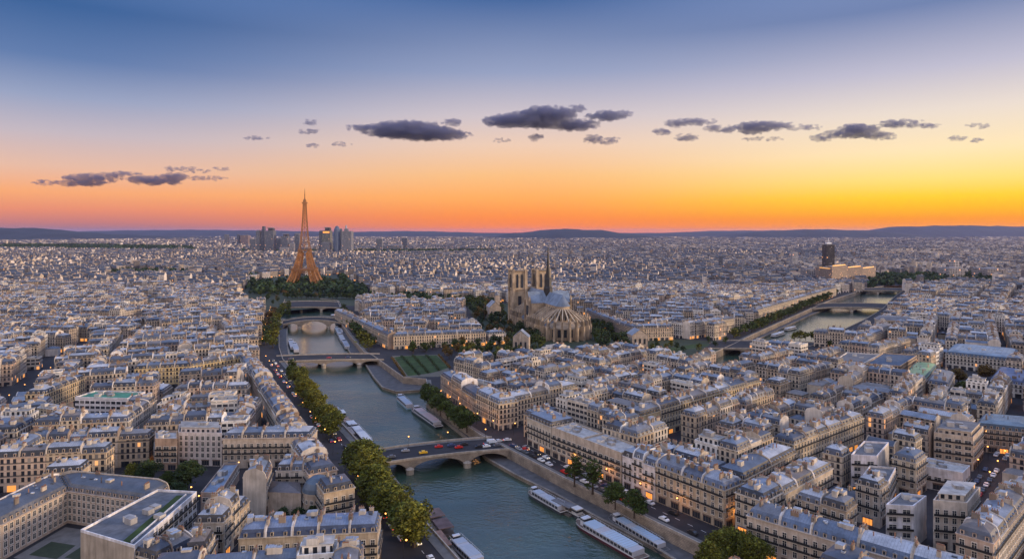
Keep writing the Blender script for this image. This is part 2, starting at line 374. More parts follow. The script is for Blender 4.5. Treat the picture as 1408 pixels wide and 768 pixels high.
# ================================================================ bridges
def bridge(label, near, far, piers, z0, z1, spring, cat='bridge', z_w=-6.0, rail=True, roadcol=None):
    """near / far: the two edges as ((x,y) left abutment, (x,y) right abutment); piers: fractions along it"""
    (a, b), (c, d) = near, far
    cx, cy = (a[0]+b[0])/2, (a[1]+b[1])/2
    root = empty('stone_bridge', cx, cy); tag(root, label, cat)
    K = 72
    def pt(e, t): return (e[0][0]+(e[1][0]-e[0][0])*t, e[0][1]+(e[1][1]-e[0][1])*t)
    def zt(t): return z0+(z1-z0)*(1-(2*t-1)**2)
    L = math.hypot(b[0]-a[0], b[1]-a[1]); pw = 2.4/L
    ends = [0.0]+list(piers)+[1.0]
    def arch(t):
        for i in range(len(ends)-1):
            l = ends[i]+(pw/2 if i else .004); r = ends[i+1]-(pw/2 if i < len(ends)-2 else .004)
            if l < t < r:
                s = (2*(t-l)/(r-l)-1); return spring+(zt(t)-1.1-spring)*math.sqrt(max(0, 1-s*s))
        return z_w-1
    ts = sorted(set([i/K for i in range(K+1)]+[e+s*pw/2*f for e in ends for s in (-1, 1) for f in (.999, 1.02, 1.25, 1.8) if 0 < e+s*pw/2*f < 1]))
    mb = MB()
    for t0, t1 in zip(ts, ts[1:]):
        m0 = arch(t0+1e-5); m1 = arch(t1-1e-5)
        for e, fl in ((near, 0), (far, 1)):
            p, q = pt(e, t0), pt(e, t1)
            f = [(*p, m0), (*q, m1), (*q, zt(t1)), (*p, zt(t0))]; uv = [(t0*L, m0), (t1*L, m1), (t1*L, zt(t1)), (t0*L, zt(t0))]
            if fl: f = f[::-1]; uv = uv[::-1]
            mb.face(f, 0, (1, 1, 1), uv)
        mb.face([(*pt(near, t0), m0), (*pt(far, t0), m0), (*pt(far, t1), m1), (*pt(near, t1), m1)], 0, (1, 1, 1))
    shifted(mb, cx, cy).build('arch_span', M['masonry'], root)
    mb = MB()
    n2 = 24
    def inset_edge(e, o, k):  # move edge e towards o by k metres
        w = math.hypot(e[0][0]-o[0][0], e[0][1]-o[0][1]); f = k/w
        return tuple((e[i][0]+(o[i][0]-e[i][0])*f, e[i][1]+(o[i][1]-e[i][1])*f) for i in (0, 1))
    for i in range(n2):
        t0, t1 = i/n2, (i+1)/n2
        ni, fi = inset_edge(near, far, 2.4), inset_edge(far, near, 2.4)
        for A, B, dz, m in ((near, ni, .16, 1), (ni, fi, .02, 0), (fi, far, .16, 1)):
            mb.face([(*pt(A, t0), zt(t0)+dz), (*pt(A, t1), zt(t1)+dz), (*pt(B, t1), zt(t1)+dz), (*pt(B, t0), zt(t0)+dz)], m)
    shifted(mb, cx, cy).build('roadway', [M['asphalt'], M['pavement']], root)
    for e, o in ((near, far), (far, near)):
        mb = MB(); i_ = inset_edge(e, o, .4); o_ = inset_edge(e, o, -.25)
        for i in range(n2):
            t0, t1 = i/n2, (i+1)/n2
            for A, B, za, zb in ((o_, o_, -.1, 1.0), (o_, i_, 1.0, 1.0), (i_, i_, 1.0, 0.1), (o_, e, -.1, -.1)):
                mb.face([(*pt(A, t0), zt(t0)+za), (*pt(A, t1), zt(t1)+za), (*pt(B, t1), zt(t1)+zb), (*pt(B, t0), zt(t0)+zb)], 0, (.40, .35, .29))
        shifted(mb, cx, cy).build('parapet', M['stone'], root)
    for t in piers:
        mb = MB()
        for e, o in ((near, far), (far, near)):
            p = pt(inset_edge(e, o, -.6), t)
            mb.lathe(p[0], p[1], [(2.0, z_w-1), (2.0, spring+1.2), (2.2, spring+1.2), (2.2, spring+1.7), (0, spring+2.8)], 12, 0, (.38, .33, .27))
        shifted(mb, cx, cy).build('pier', M['stone'], root)
def edge(p, q, z): return (G(*p, z), G(*q, z))
bridge('broad three arched stone road bridge with red cars, across the wide near river', edge((522,636.5), (700,616.5), .8), edge((512,618), (676,600), .8), (.22, .66), .15, 1.0, -5.2)
bridge('flat stone bridge meeting the striped garden, middle one of the straight river reach', edge((384,497), (528,494), .5), edge((380,489), (522,486), .5), (.42, .76), .1, .8, -4.5)
bridge('slim humped stone bridge with one wide middle arch before the lattice tower', edge((389,446), (474,445), .3), edge((389,441.5), (473,440.5), .3), (.27, .74), .1, 5.0, -5)
bridge('flat pale bridge leading straight to the lattice tower park', edge((391,423), (468,423), .3), edge((391,415), (467,415), .3), (.30, .66), .1, 1.5, -4)
bridge('wide flat road bridge crossing the river arm beside the cathedral island', edge((968,479), (1118,482), .3), edge((985,468), (1122,471), .3), (.5,), .1, 1.0, -4.5)
bridge('dark arched bridge over the bright distant river arm by the columned palace', edge((1114,424), (1216,424), .3), edge((1119,418), (1220,418), .3), (.56,), .1, 2.0, -5)
bridge('small farthest bridge at the top end of the bright river arm', edge((1168,400), (1246,400), .3), edge((1172,397), (1248,396.5), .3), (.5,), .1, 2.0, -5)

# ================================================================ buildings
def inset(q, e):
    n = len(q); out = []
    L = []
    for i in range(n):
        a, b = q[i], q[(i+1) % n]; dx, dy = b[0]-a[0], b[1]-a[1]; l = math.hypot(dx, dy) or 1
        nx, ny = -dy/l, dx/l; L.append(((a[0]+nx*e[i], a[1]+ny*e[i]), (dx, dy)))
    for i in range(n):
        (p, d), (r, s) = L[i-1], L[i]; den = d[0]*s[1]-d[1]*s[0]
        if abs(den) < 1e-6: out.append(r); continue
        t = ((r[0]-p[0])*s[1]-(r[1]-p[1])*s[0])/den; out.append((p[0]+d[0]*t, p[1]+d[1]*t))
    return out
def ccw(q):
    A = sum(q[i][0]*q[(i+1) % len(q)][1]-q[(i+1) % len(q)][0]*q[i][1] for i in range(len(q)))
    return q if A > 0 else [q[1], q[0]]+q[2:][::-1]
CREAM = [((.52, .445, .35), 'cream'), ((.46, .37, .275), 'cream'), ((.54, .46, .37), 'pale cream'), ((.42, .34, .26), 'tan'), ((.50, .43, .36), 'pale stone'), ((.40, .33, .27), 'brownish'), ((.60, .54, .47), 'off-white'), ((.48, .37, .30), 'pinkish')]
WHITE = [((.74, .72, .69), 'white'), ((.68, .64, .58), 'off-white'), ((.56, .50, .43), 'beige'), ((.62, .56, .49), 'pale beige')]
SLATE = [(.03, .042, .072), (.05, .062, .095), (.02, .026, .04), (.08, .095, .13), (.04, .04, .048)]
ZINC = [((.17, .205, .27), 'blue-grey zinc'), ((.24, .265, .31), 'light zinc'), ((.09, .115, .165), 'dark zinc'), ((.15, .155, .175), 'grey zinc'), ((.36, .38, .42), 'silvery zinc'), ((.06, .07, .10), 'dark slate'), ((.16, .14, .13), 'brownish grey')]
FLATC = [((.16, .16, .17), 'dark flat roof'), ((.30, .29, .28), 'grey flat roof'), ((.42, .40, .38), 'pale flat roof')]
RECS = []
def rec(q, h, style='mansard', ends='spsp', rnd=None, **kw):
    r = rnd or random; q = ccw([tuple(p) for p in q])
    d = dict(q=q, h=h, style=style, ends=ends, seed=r.random())
    if style == 'flat': d['wc'], d['wn'] = r.choice(WHITE); d['rc'], d['rn'] = r.choice(FLATC)
    else: d['wc'], d['wn'] = r.choice(CREAM); d['rc'], d['rn'] = r.choice(ZINC)
    d['sc'] = r.choice(SLATE)
    d.update(kw)
    d['c'] = (sum(p[0] for p in q)/len(q), sum(p[1] for p in q)/len(q))
    d['rad'] = max(math.hypot(p[0]-d['c'][0], p[1]-d['c'][1]) for p in q)
    RECS.append(d); grid_add(d); return d
GRID = {}
def grid_add(d):
    GRID.setdefault((int(d['c'][0]//40), int(d['c'][1]//40)), []).append(d)
    MAXR[0] = max(MAXR[0], d['rad'])
MAXR = [0]
def sat(p, q):
    for A in (p, q):
        for i in range(len(A)):
            a, b = A[i], A[(i+1) % len(A)]; nx, ny = b[1]-a[1], a[0]-b[0]; l = math.hypot(nx, ny) or 1
            pa = [(x*nx+y*ny)/l for x, y in p]; qa = [(x*nx+y*ny)/l for x, y in q]
            if max(pa) <= min(qa)+.15 or max(qa) <= min(pa)+.15: return False
    return True
def free(q):
    cx = sum(p[0] for p in q)/4; cy = sum(p[1] for p in q)/4; rad = max(math.hypot(p[0]-cx, p[1]-cy) for p in q)
    R_ = int((rad+MAXR[0])//40)+1
    gx, gy = int(cx//40), int(cy//40)
    for i in range(gx-R_, gx+R_+1):
        for j in range(gy-R_, gy+R_+1):
            for d in GRID.get((i, j), ()):
                if math.hypot(d['c'][0]-cx, d['c'][1]-cy) < rad+d['rad'] and sat(q, d['q']): return False
    return True
def pip(pt, poly):
    x, y = pt; c = False; j = len(poly)-1
    for i in range(len(poly)):
        if (poly[i][1] > y) != (poly[j][1] > y) and x < (poly[j][0]-poly[i][0])*(y-poly[i][1])/(poly[j][1]-poly[i][1])+poly[i][0]: c = not c
        j = i
    return c
EXCL = []          # (bbox, polygon) where no building of the street grid stands
def excl(poly): EXCL.append(((min(p[0] for p in poly), min(p[1] for p in poly), max(p[0] for p in poly), max(p[1] for p in poly)), poly))
def corridor(pts, w): excl(offset_line(pts, w)+offset_line(pts, -w)[::-1])
def blocked(q):
    pts = list(q)+[((q[i][0]+q[(i+1) % 4][0])/2, (q[i][1]+q[(i+1) % 4][1])/2) for i in range(4)]
    xs = [p[0] for p in q]; ys = [p[1] for p in q]
    for (a, b, c, d), poly in EXCL:
        if max(xs) < a or min(xs) > c or max(ys) < b or min(ys) > d: continue
        if any(pip(p, poly) for p in pts): return True
        if any(min(xs) < p[0] < max(xs) and min(ys) < p[1] < max(ys) for p in poly): return True
    return False

def dormer(mb, x, y, ux, uy, nx, ny, z, w=1.15, h=1.5, dep=1.4, wc=(.5, .46, .4), rc=(.2, .23, .3), mi=0):
    """(x,y): foot of its front; (ux,uy) along the wall, (nx,ny) outward; mi: first of stone, glass, roof slots"""
    P_ = lambda a, b, c: (x+ux*a-nx*b, y+uy*a-ny*b, z+c)
    k = w/2
    mb.face([P_(-k, 0, 0), P_(k, 0, 0), P_(k, 0, h), P_(-k, 0, h)], mi, wc)
    g = k-.2
    mb.face([P_(-g, -.02, .25), P_(g, -.02, .25), P_(g, -.02, h-.2), P_(-g, -.02, h-.2)], mi+1)
    for s in (-1, 1):
        f = [P_(s*k, 0, 0), P_(s*k, 0, h), P_(s*k, dep, h), P_(s*k, dep, 0)]
        mb.face(f if s < 0 else f[::-1], mi, wc)
    k += .12
    mb.face([P_(-k, -.15, h), P_(0, -.15, h+.32), P_(0, dep, h+.32), P_(-k, dep, h)], mi+2, rc)
    mb.face([P_(0, -.15, h+.32), P_(k, -.15, h), P_(k, dep, h), P_(0, dep, h+.32)], mi+2, rc)
    mb.face([P_(-k, -.15, h), P_(k, -.15, h), P_(0, -.15, h+.32)], mi+2, rc)
def window_mesh(w, h, arch=False):
    mb = MB(); k = w/2
    def pl(x0, x1, z0, z1, y, m): mb.face([(x0, y, z0), (x1, y, z0), (x1, y, z1), (x0, y, z1)], m)
    def bx(x0, x1, z0, z1, y, m):
        pl(x0, x1, z0, z1, -y, m)
        mb.face([(x0, 0, z1), (x0, -y, z1), (x1, -y, z1), (x1, 0, z1)][::-1], m); mb.face([(x0, 0, z0), (x0, -y, z0), (x0, -y, z1), (x0, 0, z1)], m); mb.face([(x1, -y, z0), (x1, 0, z0), (x1, 0, z1), (x1, -y, z1)], m)
    pl(-k, k, 0, h, -.02, 0)
    for a in ((-k-.13, -k, 0, h), (k, k+.13, 0, h), (-k-.13, k+.13, h, h+.18)): bx(*a, .10, 1)
    bx(-k-.2, k+.2, -.16, 0, .2, 1); bx(-.04, .04, 0, h, .05, 1); bx(-k, k, h*.62, h*.62+.06, .05, 1)
    o = mb.build('window', [M['glass'], M['frame']]); me = o.data; bpy.data.objects.remove(o); return me
WIN = {'tall': window_mesh(1.3, 1.95), 'small': window_mesh(1.05, 1.35), 'wide': window_mesh(2.5, 1.6)}
def shop_mesh(lit):
    mb = MB()
    mb.face([(-1.8, -.05, .3), (1.8, -.05, .3), (1.8, -.05, 2.6), (-1.8, -.05, 2.6)], 0)
    for x in (-1.8, -.6, .6, 1.8): mb.box(x, -.09, .0, 2.7, .12, .12, 0, 1, (.1, .08, .07))
    mb.box(0, -.14, 2.7, 3.2, 3.9, .25, 0, 1, random.choice([(.14, .10, .08), (.10, .12, .16), (.2, .07, .05)]))
    o = mb.build('shop_front', [M['shop'] if lit else M['glass'], M['paint']]); me = o.data; bpy.data.objects.remove(o); return me
SHOP = [shop_mesh(True), shop_mesh(False)]
def place(name, me, parent, x, y, z, rz):
    o = bpy.data.objects.new(name, me); COL.objects.link(o); o.parent = parent; o.location = (x, y, z); o.rotation_euler = (0, 0, rz); return o

def mansard_parts(d, lod, wall, roof, chim, dorm):
    """adds the faces of one mansard or flat building to the given collectors; chim/dorm may be lists receiving one MB each"""
    rn = random.Random(d['seed']); q, h, ends = d['q'], d['h'], d['ends']
    WM = dict(facade=0, plaster=1, stone=2, wide=3)
    u0 = round(rn.random()*400)*2.5; wc = d['wc']
    pf = rn.uniform(.85, 1.2); pc = tuple(min(.78, x*pf) for x in rn.choice([(.44, .38, .31), (.52, .46, .39), (.32, .25, .20), (.62, .58, .54), (.70, .67, .66), (.56, .51, .46)]))
    n = len(q); flat_ = d['style'] == 'flat'; low = d['style'] == 'low'
    fm = 3 if flat_ and d['seed'] < .6 else 0
    if low and d['seed'] < .4: fm = 1
    for i in range(n):
        a, b = q[i], q[(i+1) % n]
        m = 1 if (ends[i] == 'p') else fm
        if lod == 0 and m != 1: m = 2
        L = math.hypot(b[0]-a[0], b[1]-a[1])
        off = (L % 2.5)/2
        wall.wall(a, b, -.2, h, m, pc if m == 1 else wc, u0-off)
    md = min(math.hypot(q[0][0]-q[3][0], q[0][1]-q[3][1]), math.hypot(q[0][0]-q[1][0], q[0][1]-q[1][1])) if ends.count('s') > 2 else math.hypot(q[0][0]-q[3][0], q[0][1]-q[3][1])
    if flat_:
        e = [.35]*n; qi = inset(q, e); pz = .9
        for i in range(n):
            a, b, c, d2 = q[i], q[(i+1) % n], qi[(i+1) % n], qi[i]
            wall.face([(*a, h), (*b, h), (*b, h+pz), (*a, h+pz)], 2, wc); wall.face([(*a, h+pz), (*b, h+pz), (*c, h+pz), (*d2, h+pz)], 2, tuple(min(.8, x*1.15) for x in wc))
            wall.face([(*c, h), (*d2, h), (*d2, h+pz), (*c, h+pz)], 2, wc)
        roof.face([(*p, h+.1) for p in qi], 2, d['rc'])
        zt = h+.1
        ang = math.atan2(q[1][1]-q[0][1], q[1][0]-q[0][0]); W1 = math.hypot(q[1][0]-q[0][0], q[1][1]-q[0][1]); D1 = math.hypot(q[3][0]-q[0][0], q[3][1]-q[0][1])
        if d['seed'] > .35 and min(W1, D1) > 8:   # set-back top storey
            q2 = inset(q, [1.8, 1.2, 1.8, 1.2])
            for i in range(4): roof.wall(q2[i], q2[(i+1) % 4], zt, zt+2.6, 3, tuple(x*.9 for x in wc))
            q3 = inset(q2, [-.3]*4); roof.face([(*p, zt+2.6) for p in q3], 2, d['rc'])
            for i in range(4): roof.face([(*q3[i], zt+2.6), (*q3[(i+1) % 4], zt+2.6), (*q3[(i+1) % 4], zt+2.85), (*q3[i], zt+2.85)], 4, (.6, .58, .55))
            roof.face([(*p, zt+2.85) for p in q3], 2, d['rc']); zt += 2.85
        for k in range(rn.randint(2, 5) if lod < 2 else 1):
            fx, fy = rn.uniform(.28, .72), rn.uniform(.3, .7)
            x = q[0][0]+(q[1][0]-q[0][0])*fx+(q[3][0]-q[0][0])*fy; y = q[0][1]+(q[1][1]-q[0][1])*fx+(q[3][1]-q[0][1])*fy
            s = rn.uniform(.12, .3)
            roof.box(x, y, zt, zt+rn.uniform(.6, 2.2), min(W1*s, 2.6)+.6, min(D1*s, 2)+.5, ang, 4, rn.choice([(.5, .48, .46), (.3, .3, .31), (.62, .6, .57)]), 2, (.3, .3, .31))
        return
    k = max(.3, min(1, md/11.5)); zk = .35 if low else 1
    if low: LV = [(-.15, 0), (-.15, .15), (1.2, .7), (4.6, 1.8)]; split = 0
    else:
        steep = rn.choice([0, 1]); split = 4
        LV = [(-.35, 0), (-.35, .3), (.25, .32), (.7, 1.7), (1.5 if steep else 1.2, 2.75), (3.4, 3.45), (5.3, 3.95)]
    prev = None
    for li, (e, dz) in enumerate(LV):
        ee = [(e*k if ends[i] == 's' else 0) for i in range(n)]
        qi = inset(q, ee); z = h+dz
        if prev:
            pq, pz = prev; cor = li <= (1 if low else 2)
            for i in range(n):
                if ends[i] == 'p' : continue
                a, b, c, d2 = pq[i], pq[(i+1) % n], qi[(i+1) % n], qi[i]
                L = math.hypot(b[0]-a[0], b[1]-a[1])
                f = [(*a, pz), (*b, pz), (*c, z), (*d2, z)]
                if cor: wall.face(f, 2, wc)
                else:
                    slate = li <= split
                    roof.face(f, 0 if slate else 1, d['sc'] if slate else d['rc'], [(u0, pz), (u0+L, pz), (u0+L, z), (u0, z)])
        else:
            for i in range(n):
                if ends[i] == 's':
                    a, b = q[i], q[(i+1) % n]; wall.face([(*a, z), (*qi[i], z), (*qi[(i+1) % n], z), (*b, z)], 2, wc)
        prev = (qi, z)
    a = prev[0]; roof.face([(*p, prev[1]) for p in a], 1, d['rc'], [(0, 0), (10, 0), (10, 3), (0, 3)][:n] if n == 4 else None)
    ztop = prev[1]
    # party walls rising over the roof
    if not low or lod < 2:
        for i in range(n):
            if ends[i] != 'p': continue
            A, B = q[i], q[(i+1) % n]; D = math.hypot(B[0]-A[0], B[1]-A[1]); tx, ty = (B[0]-A[0])/D, (B[1]-A[1])/D; nx, ny = ty, -tx
            prof = [(-.1*k, 0), (.0, .45), (.35*k, 1.9), (1.2*k, 3.1), (3.3*k, 3.85), (min(5.2*k, D*.48), 4.35)] if not low else [(0, 0), (.0, .5), (1.2*k, 1.1), (min(4.6*k, D*.48), 2.2)]
            pr = [(s, z) for s, z in prof]+[(D-s, z) for s, z in prof[::-1]]
            th = .22
            F = lambda s, z, o: (A[0]+tx*s+nx*o, A[1]+ty*s+ny*o, h+z)
            wall.face([F(s, z, th-.2) for s, z in pr], 1, pc); wall.face([F(s, z, -th-.2) for s, z in pr[::-1]], 1, pc)
            for (s0, z0), (s1, z1) in zip(pr, pr[1:]): wall.face([F(s0, z0, th-.2), F(s0, z0, -th-.2), F(s1, z1, -th-.2), F(s1, z1, th-.2)], 1, tuple(x*.92 for x in pc))
    # chimney stacks on the party walls
    if not low or rn.random() < .3:
        for i in range(n):
            if ends[i] != 'p' and not (rn.random() < .35): continue
            A, B = q[i], q[(i+1) % n]; D = math.hypot(B[0]-A[0], B[1]-A[1]); ang = math.atan2(B[1]-A[1], B[0]-A[0])
            for s in ([.5] if D < 9 or lod == 2 else rn.choice([[.3, .7], [.35], [.66], [.28, .68]])):
                s += rn.uniform(-.05, .05); l = rn.uniform(1.2, 2.6)
                inw = .35 if ends[i] == 'p' else 3.5
                cx = A[0]+(B[0]-A[0])*s-math.sin(ang)*inw; cy = A[1]+(B[1]-A[1])*s+math.cos(ang)*inw
                c = chim() if callable(chim) else chim
                top = ztop+rn.uniform(.5, 1.4); cc_ = rn.choice([(.36, .30, .24), (.26, .19, .14), (.44, .38, .32), (.32, .25, .19), (.20, .17, .15)])
                c.box(cx, cy, h+1.6, top, l, .62, ang, 0, cc_)
                if lod < 2:
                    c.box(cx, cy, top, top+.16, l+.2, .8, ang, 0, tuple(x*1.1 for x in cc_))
                    np_ = int(l/.55)
                    for j in range(np_):
                        o = (j+.5)/np_*l-l/2
                        c.box(cx+math.cos(ang)*o, cy+math.sin(ang)*o, top+.16, top+.16+rn.uniform(.4, .75), .26, .26, ang, 1)
                else: c.box(cx, cy, top, top+.4, l*.85, .25, ang, 1)
    # dormers on the steep part
    if not low:
        for i in range(n):
            if ends[i] != 's': continue
            a, b = q[i], q[(i+1) % n]; L = math.hypot(b[0]-a[0], b[1]-a[1])
            ux, uy = (b[0]-a[0])/L, (b[1]-a[1])/L; nx, ny = uy, -ux
            mx, my = (a[0]+b[0])/2, (a[1]+b[1])/2
            if -(mx*nx+my*ny) < -abs(my)*.25: continue          # turned away
            nb = int((L-1.2)/(2.5 if lod < 2 else 3.2))
            for j in range(nb):
                s = (j+.5)/nb*L if nb else 0
                m_ = dorm() if callable(dorm) else dorm
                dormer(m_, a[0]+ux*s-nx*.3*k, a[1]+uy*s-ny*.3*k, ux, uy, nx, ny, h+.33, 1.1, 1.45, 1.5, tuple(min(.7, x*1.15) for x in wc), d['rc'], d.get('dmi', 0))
    # roof lights and small sheds on the zinc
    for k2 in range(rn.randint(4, 8) if lod < 2 else 2):
        f = rn.uniform(.2, .8); g = rn.choice([rn.uniform(.36, .46), rn.uniform(.54, .64)])
        x = q[0][0]+(q[1][0]-q[0][0])*f+(q[3][0]-q[0][0])*g; y = q[0][1]+(q[1][1]-q[0][1])*f+(q[3][1]-q[0][1])*g
        ang = math.atan2(q[1][1]-q[0][1], q[1][0]-q[0][0])
        if low: continue
        t_ = rn.random()
        if t_ < .45: roof.box(x, y, ztop-.8, ztop+.22, rn.uniform(.8, 1.5), rn.uniform(.7, 1.1), ang, 1, rn.choice([(.5, .54, .6), (.05, .06, .08), (.3, .33, .38)]))
        elif t_ < .75: roof.box(x, y, ztop-.8, ztop+rn.uniform(.8, 1.9), .28, .28, ang, 4, rn.choice([(.5, .5, .5), (.12, .1, .1), (.35, .2, .14)]))
        else: roof.box(x, y, ztop-.9, ztop+rn.uniform(.5, 1.6), rn.uniform(1.5, 3), rn.uniform(1.2, 2.5), ang, 4, (.52, .48, .43), 1, (.3, .33, .38))
WALLM = [M['facade'], M['plaster'], M['stone'], M['facade_wide']]
ROOFM = [M['slate'], M['zinc'], M['gravel'], M['facade'], M['plaster']]
LABELQ = []
def make_building(d, lod):
    cx, cy = d['c']; name = d.get('name') or {'mansard': 'apartment_building', 'flat': 'modern_block', 'low': 'courtyard_wing'}[d['style']]
    root = empty(name, cx, cy)
    wall, roof = MB(), MB(); ch, do = [], []
    def newc(): ch.append(MB()); return ch[-1]
    def newd(): do.append(MB()); return do[-1]
    if lod == 0: mansard_parts(d, 0, wall, roof, newc, newd)
    else:
        mansard_parts(d, 1, wall, roof, newc, newd)
    shifted(wall, cx, cy).build('wall', WALLM, root); shifted(roof, cx, cy).build('roof', ROOFM, root)
    for c in ch: shifted(c, cx, cy).build('chimney', [M['plaster'], M['pot']], root)
    for c in do: shifted(c, cx, cy).build('dormer', [M['stone'], M['glass'], M['zinc']], root)
    if lod == 0 and d['style'] != 'low':
        rn = random.Random(d['seed']+1); q, h = d['q'], d['h']; n = len(q)
        fl = d.get('fl', 2.8); g = d.get('g', 3.7); bay = d.get('bay', 2.5); wt = d.get('win', 'wide' if d['style'] == 'flat' and d['seed'] < .6 else 'tall')
        if wt == 'wide': bay = 3.3
        cnt = 0
        for i in range(n):
            if d['ends'][i] != 's': continue
            a, b = q[i], q[(i+1) % n]; L = math.hypot(b[0]-a[0], b[1]-a[1]); ux, uy = (b[0]-a[0])/L, (b[1]-a[1])/L; nx, ny = uy, -ux
            if -(a[0]*nx+a[1]*ny) < -1: continue
            rz = math.atan2(uy, ux); nb = int((L-.8)/bay); nf = int((h-g+.1)/fl)
            for f in range(nf):
                z = g+f*fl+.55
                for j in range(nb):
                    if cnt >= 96: break
                    s = (j+.5)/nb*L; cnt += 1
                    place('window', WIN[wt], root, a[0]+ux*s+nx*.01-cx, a[1]+uy*s+ny*.01-cy, z, rz)
                if f in (1, nf-1) and not d.get('plain'):
                    mb = MB(); z = g+f*fl+.15; mx, my = (a[0]+b[0])/2+nx*.35, (a[1]+b[1])/2+ny*.35
                    mb.box(mx, my, z, z+.16, L, .8, rz, 0, (.5, .44, .37)); mb.box(mx+nx*.33, my+ny*.33, z+.16, z+.95, L-.2, .05, rz, 1)
                    shifted(mb, cx, cy).build('balcony', [M['stone'], M['iron']], root)
            if d.get('shops', True):
                ns = int((L-1)/4.4)
                for j in range(ns):
                    s = (j+.5)/ns*L
                    place('shop_front', SHOP[0 if rn.random() < .25 else 1], root, a[0]+ux*s+nx*.01-cx, a[1]+uy*s+ny*.01-cy, 0, rz)
    if d.get('label'): tag(root, d['label'], d.get('cat', 'building'), d.get('group'))
    else:
        W1 = math.hypot(d['q'][1][0]-d['q'][0][0], d['q'][1][1]-d['q'][0][1])
        size = ('narrow ' if W1 < 11.5 else 'long ' if W1 > 19 else '')
        if d['style'] == 'flat': desc = size+d['wn']+' block, '+d['rn']; grp = 'modern flat roofed blocks among the old roofs'; cat = 'apartment block'
        elif d['style'] == 'low': desc = size+'low courtyard wing, '+d['rn']+' roof'; grp = 'low wings in the courtyards'; cat = 'building'
        else: desc = size+d['wn']+' house, '+d['rn']+' roof'; grp = 'mansard roofed apartment houses of the old town'; cat = 'apartment building'
        LABELQ.append((root, desc, cat, grp, cx, cy))
    return root

def row(A, B, depth=12, n=4, h=14.9, side=None, style='mansard', ends=('s', 's'), names=None, jit=.8, force=True, dz=0, **kw):
    """a terrace of n houses with its street front from A to B (ground metres)"""
    dx, dy = B[0]-A[0], B[1]-A[1]; L = math.hypot(dx, dy); nx, ny = dy/L, -dx/L
    mx, my = (A[0]+B[0])/2, (A[1]+B[1])/2
    if side is None: side = 1 if nx*mx+ny*my > 0 else -1
    nx, ny = nx*side, ny*side
    ws = [random.uniform(.8, 1.25) for _ in range(n)]; S = sum(ws); t = 0; out = []
    for i, w in enumerate(ws):
        t1 = t+w/S; p = (A[0]+dx*t, A[1]+dy*t); r = (A[0]+dx*t1, A[1]+dy*t1)
        q = [p, r, (r[0]+nx*depth, r[1]+ny*depth), (p[0]+nx*depth, p[1]+ny*depth)]
        l = ends[0] if i == 0 else 'p'; rr = ends[1] if i == n-1 else 'p'
        # orientation: q[0]->q[1] must be counter-clockwise
        Aq = sum(q[k][0]*q[(k+1) % 4][1]-q[(k+1) % 4][0]*q[k][1] for k in range(4))
        e = 's'+rr+'s'+l
        if Aq < 0: q = [q[1], q[0], q[3], q[2]]; e = 's'+l+'s'+rr
        kk = dict(kw)
        if names: kk['label'] = names[i]
        t = t1
        if not force and (blocked(q) or not free(q)): continue
        out.append(rec(q, h+random.choice([-1, 0, 0, 1])*jit*2.8*random.choice([0, .5, 1]), style, e, **kk))
    return out

# ================================================================ exclusions: river, roads, squares, parks
def wide_poly(l, r, dl, dr):   # river strip widened by its quays and roads
    return offset_line(l, dl)+offset_line(r, dr)
excl(main_hole); excl(east_hole)
corridor(Lw[:9], 23); corridor(Lw[8:], 16); corridor(Rw[0:8], 19); corridor(Rw[13:19], 18); corridor(Rw[10:14], 16); corridor(El[1:10], 14); corridor(Er, 4)
def gp_(pts, z=0): return [G(x, y, z) for x, y in pts]
excl(gp_(east_right[:7], 18)[1:]+[G(1090,470), G(1240,400)])
excl(gp_([(505,486),(545,478),(690,474),(740,478),(800,492),(805,497),(600,518),(589,545),(560,525)]))         # garden
excl(gp_([(640,416),(700,417),(775,424),(800,434),(868,462),(1000,470),(985,492),(870,499),(700,499),(668,470),(640,440)]))                # cathedral island
PARK = gp_([(330,404),(345,385),(400,378),(470,378),(500,392),(503,408),(560,410),(640,418),(640,425),(520,421),(478,420),(380,428),(345,425)])
excl(PARK)
excl(gp_([(650,606),(770,606),(758,628),(700,640)]))          # square at the bridge head
corridor([G(1420,575), G(1395,600), G(1342,677), G(1300,745), G(1262,800)], 8.5)
corridor([G(-60,600), G(0,556), G(60,515), G(130,470)], 9)
corridor([G(495,416), G(500,395), G(516,372)], 14)
corridor([G(486,412), G(478,395), G(470,378)], 12)
excl(gp_([(1185,405),(1185,378),(1370,376),(1370,392),(1250,396),(1240,408)]))
excl(gp_([(1300,505),(1372,500),(1366,545),(1312,562),(1290,530)]))
excl(gp_([(925,625),(975,625),(985,650),(930,650)])); excl(gp_([(1070,560),(1098,560),(1098,582),(1070,582)]))
excl(gp_([(165,645),(300,640),(300,700),(240,712),(165,690)]))
excl(gp_([(215,560),(350,552),(350,580),(322,590)]))if False else None

# ================================================================ particular rows and buildings
Z1 = 14.8
def GZ(*p, z=Z1): return G(p[0], p[1], z)
# --- right bank: quay terrace from the garden wall to the bridge square
row(G(606,540), G(655,575), 12, 3, 13.5, style='mansard', ends=('s', 'p'), names=['low pinkish terrace house beside the garden wall, behind the plane trees', 'second low terrace house from the garden wall with balconies', 'white narrow terrace house joined to the arcaded corner block'])
row(G(655,575), G(686,592), 13, 2, 15, ends=('p', 's'), names=['cream quay house just behind the bridge square corner building', 'large cream corner block facing the bridge square, ground floor lit'], wc=(.50, .42, .32), sc=(.10, .12, .16))
A = G(686,592); B = GZ(795,533)
d0 = (B[0]-A[0], B[1]-A[1]); row((A[0]+d0[0]*.17+0, A[1]+d0[1]*.17), B, 13, 4, 15, ends=('p', 's'), wc=(.52, .43, .32), names=['cream terrace with many dormers, first along the street behind the bridge square', 'second cream terrace house from the square corner block', 'third cream terrace house from the square corner block', 'last cream house of the long terrace behind the bridge square'])
